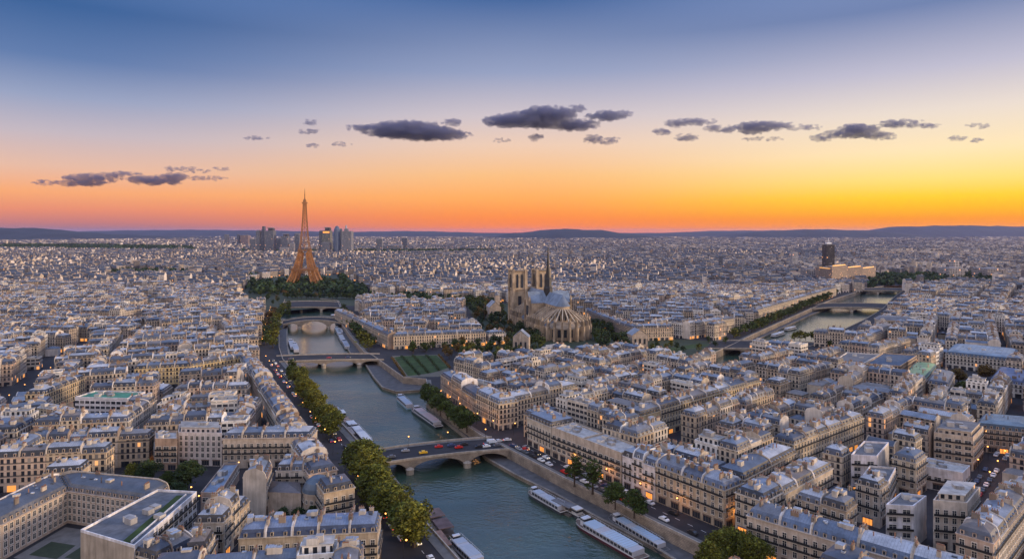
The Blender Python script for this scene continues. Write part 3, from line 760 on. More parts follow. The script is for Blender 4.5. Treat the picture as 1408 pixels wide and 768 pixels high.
# --- small corner block, modern terrace, curved white houses, brown block
A = G(725,611); B = G(758,627)
row(A, B, 16, 1, 14.5, wc=(.52, .46, .38), names=['slim rounded cream corner building between the bridge square and quay'])
row(G(759,628), G(854,669), 14, 2, 14.6, style='flat', ends=('p', 's'), wc=(.50, .42, .34), seed=.3, win='wide', names=['long beige post-war quay block with ribbon windows and glazed roof edge', 'beige quay block with blank side wall, beside the white curved roofs'])
row(G(856,670), G(901,689), 13, 3, 14.2, ends=('s', 'p'), wc=(.66, .62, .62), rc=(.22, .26, .33), names=['pinkish white narrow house with curved zinc roof, beside the beige block', 'middle of the three narrow white houses with curved roofs', 'white narrow house joined to the big brown quay block'])
row(G(902,689), G(996,728), 13, 3, 14.8, ends=('p', 's'), wc=(.44, .36, .27), sc=(.09, .12, .19), jit=0, names=['brown stone quay block with blue dormered roof, part next to the white houses', 'middle part of the brown quay block, shop windows lit orange', 'corner part of the brown quay block, arcade glowing orange'])
C0 = G(996,728); C1 = G(1052,694); dd = (C1[0]-C0[0], C1[1]-C0[1]); row((C0[0]+dd[0]*.47, C0[1]+dd[1]*.47), (C0[0]+dd[0]*1.9, C0[1]+dd[1]*1.9), 12, 2, 14.8, ends=('p', 's'), wc=(.44, .36, .27), jit=0, names=['brown house behind the glowing arcade corner, along the side street', 'last brown house of the side street behind the glowing arcade'])
# --- bottom right terrace
A = GZ(1027,709, z=13.6); B = GZ(1169,751, z=13.6); ux, uy = B[0]-A[0], B[1]-A[1]
def al(A, B, t, o=0):
    L = math.hypot(B[0]-A[0], B[1]-A[1]); return (A[0]+(B[0]-A[0])*t-(B[1]-A[1])/L*o, A[1]+(B[1]-A[1])*t+(B[0]-A[0])/L*o)
row(A, al(A, B, 2.3), 12, 6, 13.6, jit=0, wc=(.52, .44, .37), sc=(.08, .12, .20), ends=('s', 's'), names=['pale corner house with rounded blue roof opposite the brown quay block', 'pale terrace house with blue dormers, second from the tree lined street corner', 'pale terrace house with plain blue slate roof between two stone party walls', 'pale terrace house with a long row of white roof windows', 'pale terrace house with big arched attic window near the bottom edge', 'last pale terrace house at the bottom edge, by the lit street'])
C1 = GZ(1132,652, z=13.6)
L_ = math.hypot(C1[0]-A[0], C1[1]-A[1]); o_ = 12.6/L_
row((A[0]+(C1[0]-A[0])*o_, A[1]+(C1[1]-A[1])*o_), al(A, C1, 1.15), 12, 4, 13.8, side=-1 if False else None, ends=('s', 's'), names=['grey roofed house on the side street directly behind the pale corner house', 'second grey roofed house of the side street behind the pale corner', 'third grey roofed house of that side street, with glazed dome', 'fourth grey roofed house of that side street, white end wall'])
def blk(quad_px, z, label, name=None, **kw):
    q = [G(x, y, z) for x, y in quad_px]; return rec(q, z, kw.pop('style', 'flat'), kw.pop('ends', 'ssss'), label=label, **({'name': name} if name else {}), **kw)
# --- modern white blocks in the court of the bottom right quarter
blk([(1218,696),(1256,698),(1274,684),(1238,680)], 15, 'white cube-like block with blank side wall in the courtyard of the bottom terrace', wc=(.66, .64, .66), seed=.2, ends='spss')
blk([(1283,690),(1330,694),(1348,672),(1300,668)], 17, 'beige stepped block with terraces beside the orange lit street', wc=(.62, .54, .46), seed=.7, ends='ssss')
blk([(1324,716),(1345,700),(1408,612),(1392,604)], 13.8, 'long beige terrace bordering the orange lit street', style='mansard', ends='psps', wc=(.50, .44, .37))if False else None
row(GZ(1345,716), GZ(1404,622), 12, 5, 14.8, side=None, ends=('s', 's'), wc=(.50, .43, .36))if False else None
blk([(1183,660),(1222,664),(1232,645),(1196,642)], 12, 'small white house with plain grey roof in front of the dark courtyard garden', wc=(.64, .60, .58), seed=.25)
blk([(1170,627),(1206,629),(1222,610),(1188,608)], 16, 'white blank gabled block left of the long grey shed roofs', wc=(.68, .64, .66), seed=.1, ends='spps')
blk([(1284,596),(1338,603),(1352,588),(1300,582)], 15.5, 'beige block of flats with loggias above the long glazed workshop', wc=(.50, .42, .34), seed=.5)
blk([(1256,640),(1324,652),(1334,642),(1268,630)], 9, 'long low white workshop with a glass strip in its roof', wc=(.60, .60, .62), seed=.3)
# --- hall with arches, white long building, green roof, blue roof, pavilion
blk([(1190,501),(1238,504),(1262,489),(1214,486)], 11, 'dark blue roofed hall with a row of orange lit arched windows', name='market_hall', wc=(.50, .38, .27), rc=(.09, .12, .17), seed=.1, plain=True)
blk([(1146,497),(1188,500),(1210,488),(1165,485)], 11, 'white long hall beside the orange arched hall', name='market_hall', wc=(.70, .66, .62), seed=.2, plain=True)
blk([(1240,523),(1272,526),(1290,505),(1258,502)], 12, 'pale building with light green copper roof in front of the round trees', name='public_building', style='mansard', rc=(.22, .34, .16), sc=(.05, .09, .12), plain=True)
blk([(1276,527),(1305,532),(1313,516),(1286,511)], 14, 'ornate cream mansion with dark blue dome roof right of the green roof', name='mansion', style='mansard', wc=(.48, .41, .33), sc=(.05, .07, .12))
blk([(1300,487),(1392,497),(1400,484),(1312,476)], 11, 'long blue grey roofed school building behind the two round trees', name='school_building', style='mansard', rc=(.19, .25, .32), sc=(.05, .08, .13), wc=(.5, .47, .43))
blk([(1362,524),(1408,530),(1416,515),(1375,508)], 9, 'white pavilion with hipped deep blue roof at the edge of the round trees', name='pavilion', style='mansard', rc=(.08, .11, .22), sc=(.08, .11, .22), wc=(.62, .58, .53))
blk([(1342,588),(1420,596),(1424,580),(1352,574)], 12, 'building with two tier glazed teal roof near the photo edge', style='mansard', rc=(.12, .17, .22), sc=(.035, .06, .09))
# --- block with long cream fronts facing the east river arm, palace
row(GZ(1119,458,z=13), GZ(1196,463,z=13), 14, 4, 13, names=['cream house at the tree clump end of the block before the palace', 'second cream house of the block before the columned palace', 'third cream house of the block before the columned palace', 'cream corner house of the block before the columned palace'], wc=(.56, .47, .38))
row(GZ(1200,462,z=13), GZ(1230,452,z=13), 13, 2, 13, names=['side street house behind the cream block, nearer to the palace', 'second side street house below the columned palace'])
# --- left bank
row(GZ(306,604,z=14), GZ(428,602,z=14), 12, 4, 14.2, jit=0, ends=('p', 's'), wc=(.50, .42, .35), names=['pale house with zinc attic next to the tiered modern block', 'pinkish house with blue roof in the long row above the low hall', 'cream house with blue slate attic in the row above the low hall', 'cream house at the river end of the row above the low hall'])
blk([(245,596),(305,597),(303,586),(246,585)], 15.5, 'white modern block with square windows behind the big round courtyard tree', wc=(.62, .56, .54), seed=.7, plain=True)
blk([(213,605),(244,605),(243,594),(213,594)], 14.5, 'modern block with orange brown balcony bands behind the courtyard trees', wc=(.42, .30, .22), seed=.3, win='wide')
row(GZ(328,741,z=14), GZ(519,732,z=14), 12, 5, 14, jit=0, ends=('s', 's'), wc=(.50, .41, .30), sc=(.045, .065, .12), rc=(.15, .19, .28), names=['ornate cream house with dark slate attic, corner nearest the white slab', 'ornate cream house with domed attic window, second from that corner', 'middle ornate cream house of the front row with white roof windows', 'fourth ornate cream house of the front row', 'ornate cream end house beside the plane trees with curved attic gable'])
# houses along the left quay road, backs to the viewer
pts = [(-46, 236), (-62, 258), (-89, 305), (-106, 340), (-204, 522)]
ordn = ['first', 'second', 'third', 'fourth', 'fifth', 'sixth', 'seventh', 'eighth', 'ninth', 'tenth', 'eleventh', 'twelfth', 'thirteenth', 'fourteenth', 'fifteenth', 'sixteenth', 'seventeenth', 'eighteenth', 'nineteenth', 'twentieth', '21st', '22nd', '23rd', '24th', '25th', '26th', '27th', '28th', '29th', '30th', '31st', '32nd', '33rd', '34th', '35th', '36th', '37th', '38th', '39th', '40th']
def ord_(i): return ordn[i] if i < 40 else '%dth' % (i+1)
ii = 0
for k in range(4):
    L = math.hypot(pts[k+1][0]-pts[k][0], pts[k+1][1]-pts[k][1]); n = max(1, round(L/15))
    row(pts[k], pts[k+1], 12, n, 14, side=-1, force=False, ends=('p', 'p') if k else ('s', 'p'), names=[f'house on the tree lined left quay road, {ord_(ii+j)} from the ornate end house' for j in range(n)]); ii += n
blk([(334,657),(366,659),(374,641),(346,640)], 15, 'house with big brown blank side wall and grey roof beside the low hall', style='mansard', ends='psps', wc=(.36, .26, .20), rc=(.2, .24, .3))
row(GZ(379,646,z=13), GZ(446,645,z=13), 10, 4, 12.5, jit=.5, names=['white attic house behind the chapel hall, next to the brown blank wall', 'second white attic house behind the chapel hall', 'third attic house behind the chapel hall, with blue roof', 'fourth attic house behind the half dome'], wc=(.58, .53, .48), rc=(.25, .29, .37))
row((-101, 229), (-101.5, 253), 10, 3, 13, side=None, names=['small grey roofed house between the white slab and the ornate front row', 'second small grey roofed house right of the white slab lane', 'third small grey roofed house right of the white slab lane'], rc=(.25, .28, .34))
row((-111, 204), (-101.5, 226), 10, 3, 11, side=None, names=['lowest small house at the bottom edge beside the white slab', 'small gabled house at the bottom edge, second from the white slab', 'brown gabled house before the ornate front row corner'])
# institution with its court, white slab, low hall
I0, I1, I2 = (-178.3, 229.0), (-175.5, 258.5), (-139.0, 248.0)
rec([(-190, 224), I0, I1, (-187, 271)], 12.3, 'mansard', 'sssp', label='beige institution wing with dark slate roof and rows of tall windows, court side', name='institution_wing', wc=(.50, .40, .32), rc=(.07, .08, .10), sc=(.10, .105, .12), plain=True, shops=False, g=.8, bay=2.3)
rec([I1, I2, (-136, 260), (-187, 271.2)], 12.3, 'mansard', 'ssps', label='beige institution wing across the back of the court, meeting the white slab', name='institution_wing', wc=(.50, .40, .32), rc=(.07, .08, .10), sc=(.10, .105, .12), plain=True, shops=False, g=.8, bay=2.3)
rec([(-143.7, 218), (-119.5, 207), (-120.4, 250), (-136.5, 252)], 15, 'flat', 'psss', label='big white slab block with grey flat roof and a strip of grass along its terrace', name='office_block', wc=(.70, .69, .72), rc=(.12, .13, .15), rn='grey flat roof', seed=.34, win='wide', shops=False, grass=True)
q = [G(276,679,7.2), G(302,680,7.2), G(329,638,7.2), G(308,639,7.2)]
rec(q, 7.2, 'flat', 'ssss', label='long low hall with plain blue grey roof between white slab and domed hall', name='public_hall', wc=(.36, .28, .23), rc=(.20, .25, .33), seed=.3, plain=True, shops=False)
# domed court hall
rec([G(368,676,9), G(414,678,9), G(412,663,9), G(368,661,9)], 9, 'low', 'ssss', label='cream chapel hall with two rows of dark windows beside the blue half dome', name='chapel_hall', wc=(.50, .41, .33), rc=(.10, .08, .075), seed=.9, plain=True)
# modern block with green roof
rec([(-253, 379), (-221, 376), (-219, 391), (-251, 394)], 18.5, 'flat', 'spsp', label='tall white block with green roof and blank rounded side walls', wc=(.66, .64, .66), rc=(.07, .24, .16), rn='green roof', seed=.3, win='wide', shops=False)
blk([(46,568),(78,572),(92,563),(62,559)], 13, 'dark glazed attic block with yellow lit side wall near the avenue', wc=(.60, .50, .36), seed=.5, ends='spps')
blk([(215,558),(252,548),(262,541),(228,549)], 14, 'white wedge shaped block with rows of square windows right of the green roof', wc=(.68, .64, .6), seed=.7)
# yellow row, its golden light put into the wall colour; curved row before it
row(GZ(185,508), GZ(262,504), 12, 4, 14.8, jit=0, wc=(.56, .44, .25), names=['yellow stone house with tall bays starting the long yellow terrace', 'yellow terrace house, second from the tall bay', 'yellow terrace house, third from the tall bay', 'yellow terrace house, fourth from the tall bay'], ends=('s', 'p'))
row(GZ(262,504), GZ(350,489), 12, 5, 14.8, jit=0, wc=(.56, .44, .25), names=['yellow terrace house, fifth from the tall bay', 'yellow terrace house, sixth from the tall bay', 'yellow terrace house, seventh from the tall bay', 'yellow terrace house, eighth from the tall bay', 'yellow end house of the long terrace by the quay road'], ends=('p', 's'))
row(GZ(63,542), GZ(117,520), 12, 5, 14.8, jit=0, wc=(.54, .43, .28), names=[f'yellowish house in the bent row left of the green roof, {ord_(j)} from near end' for j in range(5)])
# --- middle: block beyond the garden between the two river arms
row(G(541,480), G(668,474.5), 13, 6, 12, jit=0, wc=(.56, .46, .35), sc=(.06, .07, .09), names=['cream corner house above the garden bridge with blue attic'] + [f'long cream front above the garden trees, {ord_(j+1)} from the bridge corner' for j in range(5)])
row(G(672,474), G(696,472), 12, 1, 10, jit=0, wc=(.66, .6, .56), names=['small white house with blue roof among the island trees'])
row(GZ(460,428,z=12), GZ(533,463,z=12), 12, 8, 12, jit=0, wc=(.50, .42, .33), ends=('s', 'p'), names=[f'quay house opposite the moored boats, {ord_(j)} from the tower park' for j in range(8)])
# --- beyond the cathedral
row(GZ(806,428,z=13), GZ(868,452,z=13), 12, 8, 13, jit=0, wc=(.40, .32, .25), names=[f'brown long front behind the cathedral trees, {ord_(j)} from the apse' for j in range(8)])
row(GZ(868,452,z=13), GZ(926,450,z=13), 14, 3, 13, jit=0, wc=(.48, .39, .3), names=[f'cream block right of the glass roofed pavilion, {ord_(j)} from it' for j in range(3)])
row(GZ(958,447,z=14), GZ(1010,439,z=14), 13, 4, 14, jit=0, wc=(.60, .51, .40), names=[f'bright cream house at the head of the wide flat bridge, {ord_(j)} from the trees' for j in range(4)])
row(GZ(1040,428,z=14), GZ(1150,396,z=14), 12, 14, 14, jit=0, wc=(.58, .49, .38), side=None, names=[f'bright cream quay house behind the long tree row, {ord_(j)} from the wide flat bridge' for j in range(14)])

def front_clear(A, B, w, back=0):
    dx, dy = B[0]-A[0], B[1]-A[1]; L = math.hypot(dx, dy); nx, ny = dy/L, -dx/L
    if nx*A[0]+ny*A[1] > 0: nx, ny = -nx, -ny
    excl([(A[0]+nx*.4, A[1]+ny*.4), (B[0]+nx*.4, B[1]+ny*.4), (B[0]+nx*w, B[1]+ny*w), (A[0]+nx*w, A[1]+ny*w)])
front_clear(GZ(185,508), GZ(262,504), 22); front_clear(GZ(262,504), GZ(350,489), 24); front_clear(GZ(63,542), GZ(117,520), 20)
front_clear(GZ(215,604), GZ(428,602), 20); front_clear((-253, 379), (-221, 376), 24); front_clear(G(1119,475), G(1196,480), 22); front_clear(GZ(1200,456,z=16), GZ(1262,458,z=16), 30)
front_clear(G(1190,525), G(1238,528), 12); front_clear(GZ(1183,676), GZ(1222,680), 8)
row(GZ(880,572), GZ(1046,525), 12, 8, 14.8, jit=.3, force=False, names=[f'yellowish house of the long ridge mid quarter, {ord_(j)} from its near end' for j in range(8)], wc=(.52, .42, .28))
front_clear(GZ(880,572), GZ(1046,525), 11)
row(GZ(1092,612), GZ(1188,575), 11, 6, 14.8, jit=.3, force=False, names=[f'cream terrace house left of the grey shed roofs, {ord_(j)} from its near end' for j in range(6)], wc=(.50, .41, .30))
front_clear(GZ(1092,612), GZ(1188,575), 10)
excl([(-176.5, 180), (-175, 257), (-140, 247), (-144.5, 214), (-119, 204), (-119, 180)]); excl([(-119.3, 190), (-120, 252), (-115, 262), (-112.5, 232), (-112.5, 190)])
excl([(-106, 234.5), (-50, 238), (-72, 262), (-106, 263)])
excl([(-139, 262), (-128, 308), (-112, 304), (-112, 262)])
# ================================================================ the street grid of the rest
def district(ox, oy, angle, xr, yr, test, r, st=7.5):
    """blocks of houses round courtyards on a grid turned by angle (degrees)"""
    a = (math.cos(R(angle)), math.sin(R(angle))); b = (-a[1], a[0])
    W_ = lambda s, t: (ox+a[0]*s+b[0]*t, oy+a[1]*s+b[1]*t)
    t = yr[0]
    while t < yr[1]:
        bh = r.uniform(30, 46); s = xr[0]+r.uniform(-30, 0)
        while s < xr[1]:
            bw = r.uniform(36, 74)
            c = W_(s+bw/2, t+bh/2)
            if test(*c):
                D = r.uniform(8.6, 10.4); base = r.choice([12.1, 14.9, 14.9, 14.9, 17.7])
                def add(q, e, D=D, base=base, modern=.09):
                    if blocked(q) or not free(q): return
                    rr = r.random(); h = base+r.choice([-2.8, 0, 0, 0, 0, 1.4, 2.8])*(.6)
                    if rr < modern: rec(q, h+r.choice([0, 2, 3]), 'flat', e, r)
                    else: rec(q, h, 'mansard', e, r)
                def side(s0, s1, t0, t1, horiz, flip, L, ends):
                    k = 0
                    while k < L-3:
                        w = r.uniform(6.5, 15); w = L-k if L-k-w < 6 else w
                        e0 = ends[0] if k == 0 else 'p'; e1 = ends[1] if k+w >= L-.1 else 'p'
                        if horiz: P4 = [W_(s0+k, t0), W_(s0+k+w, t0), W_(s0+k+w, t1), W_(s0+k, t1)]; e = 's'+e1+'s'+e0
                        else: P4 = [W_(s0, t0+k), W_(s1, t0+k), W_(s1, t0+k+w), W_(s0, t0+k+w)]; P4 = P4[1:]+P4[:1]; e = 's'+e1+'s'+e0
                        add(P4, e); k += w
                side(s, s+bw, t, t+D, True, 0, bw, 'ss'); side(s, s+bw, t+bh-D, t+bh, True, 0, bw, 'ss')
                side(s, s+D, t+D, t+bh-D, False, 0, bh-2*D, 'pp'); side(s+bw-D, s+bw, t+D, t+bh-D, False, 0, bh-2*D, 'pp')
                # wings inside the court
                iw, ih = bw-2*D, bh-2*D; x = s+D+r.uniform(0, 5)
                while x < s+bw-D-6:
                    w = r.uniform(5.5, 10); w = min(w, s+bw-D-x)
                    if r.random() < .8:
                        h0 = t+D+(r.uniform(0, ih*.35) if r.random() < .5 else 0); l = r.uniform(.5, 1)*ih
                        q = [W_(x, h0), W_(x+w, h0), W_(x+w, min(h0+l, t+bh-D)), W_(x, min(h0+l, t+bh-D))]; q = q[1:]+q[:1]
                        if not blocked(q) and free(q):
                            if r.random() < .18: rec(q, r.uniform(12, 17), 'flat', 'ssss', r)
                            else: rec(q, r.uniform(6.5, 14.5), 'low', r.choice(['ssss', 'spsp']), r)
                    x += w+r.choice([0, 0, 3, 7])
            s += bw+st+r.choice([0, 0, 0, 5])
        t += bh+st+r.choice([0, 0, 4])
def inview(X, Y, pad=70, top=24):
    if Y < 175: return False
    x, y = P(X, Y, 0); return -pad < x < 1408+pad and P(X, Y, top)[1] < 790
# reference lines that part the districts
def left_of(line, X, Y):
    best = None
    for a, b in zip(line, line[1:]):
        if min(a[1], b[1]) <= Y <= max(a[1], b[1]): f = (Y-a[1])/((b[1]-a[1]) or 1); best = a[0]+(b[0]-a[0])*f
    return best
mid = [(-20, 100), (-10, 230), (-60, 330), (-130, 500), (-190, 620), (-420, 1262), (-700, 2400)]
def L_side(X, Y): return X < (left_of(mid, X, Y) or 0)
rr_ = random.Random(11)
seeds_ = {'l1': (-150, 330, 10), 'l2': (-330, 520, 24), 'l3': (-520, 720, -8), 'l4': (-330, 820, 32), 'l5': (-700, 1000, 15), 'l6': (-500, 1150, -20),
          'r1': (150, 330, 42), 'r2': (40, 470, 41), 'r3': (330, 430, 48), 'r4': (260, 560, 40), 'r5': (480, 620, 55), 'm1': (-90, 700, 2), 'm2': (150, 900, -10), 'm3': (-60, 1050, 20), 'm4': (380, 1000, 36),
          'r6': (620, 820, 30), 'r7': (760, 1120, 50), 'r8': (560, 1150, 15), 'm5': (120, 1180, 35), 'm6': (-250, 1120, 12)}
def owner(X, Y):
    s = 'l' if L_side(X, Y) else 'rm'
    return min((k for k in seeds_ if k[0] in s), key=lambda k: (seeds_[k][0]-X)**2+(seeds_[k][1]-Y)**2)
YB = 1270
for k, (sx, sy, an) in seeds_.items():
    rad = 330
    district(sx, sy, an, (-rad, rad), (-rad, rad), lambda X, Y, k=k: Y < YB and inview(X, Y) and owner(X, Y) == k, random.Random(hash(k) % 1 + sum(map(ord, k))))
# odd houses in the gaps between the grids
ri = random.Random(99)
for k_ in range(26000):
    Y = 190+1080*math.sqrt(ri.random()); X = ri.uniform(-.85, .85)*Y
    if not inview(X, Y): continue
    an = R(seeds_[owner(X, Y)][2]+ri.choice([0, 0, 90])); big_ = k_ < 9000; w, dpt_ = (ri.uniform(9, 18), ri.uniform(9, 12)) if big_ else (ri.uniform(8.2, 12), ri.uniform(8.2, 11)); c_, s_ = math.cos(an), math.sin(an)
    def q_(e): return [(X+c_*x-s_*y, Y+s_*x+c_*y) for x, y in ((-w/2-e, -dpt_/2-e), (w/2+e, -dpt_/2-e), (w/2+e, dpt_/2+e), (-w/2-e, dpt_/2+e))]
    if free(q_(2.0 if big_ else .5)) and not blocked(q_(1)):
        t_ = ri.random(); rec(q_(0), ri.uniform(9, 16) if big_ else ri.uniform(5, 10), 'flat' if t_ < .14 else 'low' if t_ < .4 or not big_ else 'mansard', 'ssss' if t_ < .82 else 'spsp', ri)
# end walls with nothing built against them mostly turn into window fronts
re_ = random.Random(4)
for d in RECS:
    if d['style'] == 'low' or any(w in d.get('label', '') for w in ('blank', 'party', 'side wall', 'slab', 'institution')): continue
    e = list(d['ends'])
    for i in range(4):
        if e[i] != 'p': continue
        a, b = d['q'][i], d['q'][(i+1) % 4]; L = math.hypot(b[0]-a[0], b[1]-a[1]); nx, ny = (b[1]-a[1])/L, -(b[0]-a[0])/L
        p = ((a[0]+b[0])/2+nx*1.6, (a[1]+b[1])/2+ny*1.6); hit = False
        for gi in (-1, 0, 1):
            for gj in (-1, 0, 1):
                for o in GRID.get((int(p[0]//40)+gi, int(p[1]//40)+gj), ()):
                    if o is not d and abs(o['c'][0]-p[0])+abs(o['c'][1]-p[1]) < 2*o['rad'] and pip(p, o['q']) and o['h'] > d['h']-5: hit = True
        if not hit and re_.random() < (.9 if d.get('label') else .68): e[i] = 's'
    d['ends'] = ''.join(e)
# choose which stand as things: the ones that show largest
def shows(d):
    X, Y = d['c']; x, y = P(X, Y, d['h']); 
    return Y > 150 and -25 < x < 1433 and y < 775
vis_ = [d for d in RECS if shows(d)]
vis_.sort(key=lambda d: d['c'][1])
def take(pred, n):
    out = [d for d in vis_ if pred(d)][:n]
    for d in out: d['own'] = True
    return out
named = [d for d in vis_ if d.get('label')]
for d in named: d['own'] = True
nm_ = sum(1 for d in named if d['style'] == 'mansard' and not d.get('name')); nf_ = sum(1 for d in named if d['style'] == 'flat' and not d.get('name'))
take(lambda d: d['style'] == 'mansard' and not d.get('label'), 298-nm_); take(lambda d: d['style'] == 'flat' and not d.get('label'), 120-nf_); take(lambda d: d['style'] == 'low' and not d.get('label'), 150)
own = [d for d in vis_ if d.get('own')]
near0 = set(id(d) for d in sorted(own, key=lambda d: d['c'][1])[:64])
for d in own: 
    near = id(d) in near0 or (d.get('label') and d['c'][1] < 385 and d['style'] != 'low')
    make_building(d, 0 if near else 1)
print('buildings', len(RECS), 'own', len(own))
wall, roof, chm = MB(), MB(), MB()
for d in RECS:
    if d.get('own'): continue
    d['dmi'] = 5
    mansard_parts(d, 2, wall, roof, chm, roof)
# ---- beyond: the low carpet of houses to the horizon, coarser with distance
rf = random.Random(5)
woods = []   # (polygon) far woods without houses
def far_ok(X, Y):
    for poly in FARX:
        if pip((X, Y), poly): return False
    return True
SLZ = [((.04, .05, .075),), ((.06, .07, .09),), ((.05, .05, .06),)]
FARX = [PARK, main_hole, east_hole] + [gp_(p) for p in (
    [(-20,336),(120,336),(260,339),(275,345),(180,345),(-20,342)], [(330,345),(690,344.5),(690,348),(330,349)], [(1185,404),(1195,378),(1370,377),(1370,392),(1250,396)], [(150,373),(262,373),(262,379),(150,379)])]
def far_box(X, Y, w, dd_, h, an, rn):
    wc = rn.choice([(.66, .58, .52), (.48, .42, .36), (.72, .66, .62), (.30, .26, .24), (.56, .47, .38), (.20, .18, .19), (.12, .12, .14), (.16, .15, .16)])
    rc = rn.choice(ZINC+SLZ)[0] if rn.random() < .85 else rn.choice([(.34, .20, .15), (.5, .48, .46)])
    c, n = math.cos(an), math.sin(an)
    q = [(X+c*x-n*y, Y+n*x+c*y) for x, y in ((-w/2, -dd_/2), (w/2, -dd_/2), (w/2, dd_/2), (-w/2, dd_/2))]
    u = rn.randint(0, 300)*2.5
    for i in range(4):
        if i == 2 and abs(an) < .5: continue
        wall.wall(q[i], q[(i+1) % 4], 0, h, 0 if i % 2 == 0 else 1, wc, u)
    if rn.random() < .75:
        k = min(3.2, dd_*.3); q2 = inset(q, [k, 0, k, 0]); z = h+min(3.4, dd_*.3)
        for i in range(4): roof.face([(*q[i], h), (*q[(i+1) % 4], h), (*q2[(i+1) % 4], z), (*q2[i], z)], 0 if i % 2 == 0 else 4, rn.choice(SLATE) if i % 2 == 0 else wc)
        roof.face([(*p, z) for p in q2], 1, rc)
        if w < 30: roof.box(X+c*w*.4, Y+n*w*.4, h, z+1.5, .8, dd_*.4, an, 4, (.46, .38, .32))
    else: roof.face([(*p, h) for p in q], 2, rc)
y = 318+CH*FPX/YB+2.5; 
while y > 326.0:
    Y0 = CH*FPX/(y-HY); step = max(.62, min(2.2, (y-HY)/38)); w0 = max(11, Y0*3.6/FPX)
    x = -15 - rf.random()*8
    Y1 = CH*FPX/(y-step-HY)
    while x < 1425:
        Y = rf.uniform(Y0, Y1) if Y1-Y0 < 60 else Y0+rf.random()*(Y1-Y0); X = (x-CX)*Y/FPX
        w = w0*rf.uniform(.6, 1.7); zone = math.sin(X/330+1.3)*math.sin(Y/410)
        an = (round(zone*2)*.35+rf.uniform(-.08, .08)); h = rf.choice([11, 13, 15, 16, 18])*rf.uniform(.85, 1.1)
        if rf.random() < .025: h *= 1.6; w *= .8
        if far_ok(X, Y): far_box(X, Y, w, max(11, min(w*.8, 40)), h, an, rf)
        x += (w*FPX/Y)*rf.uniform(.75, 1.5)
    y -= step
ROOFM2 = ROOFM+[M['stone'], M['glass'], M['zinc']]
o = wall.build('distant_city', WALLM+[M['plaster']]); tag(o, kind='stuff')
r_ = roof.build('distant_rooftops', ROOFM2); tag(r_, kind='stuff')
c_ = chm.build('distant_chimney_pots', [M['plaster'], M['pot']]) if chm.f else None
if c_: tag(c_, kind='stuff')
print('far faces', len(wall.f), len(roof.f), len(chm.f))

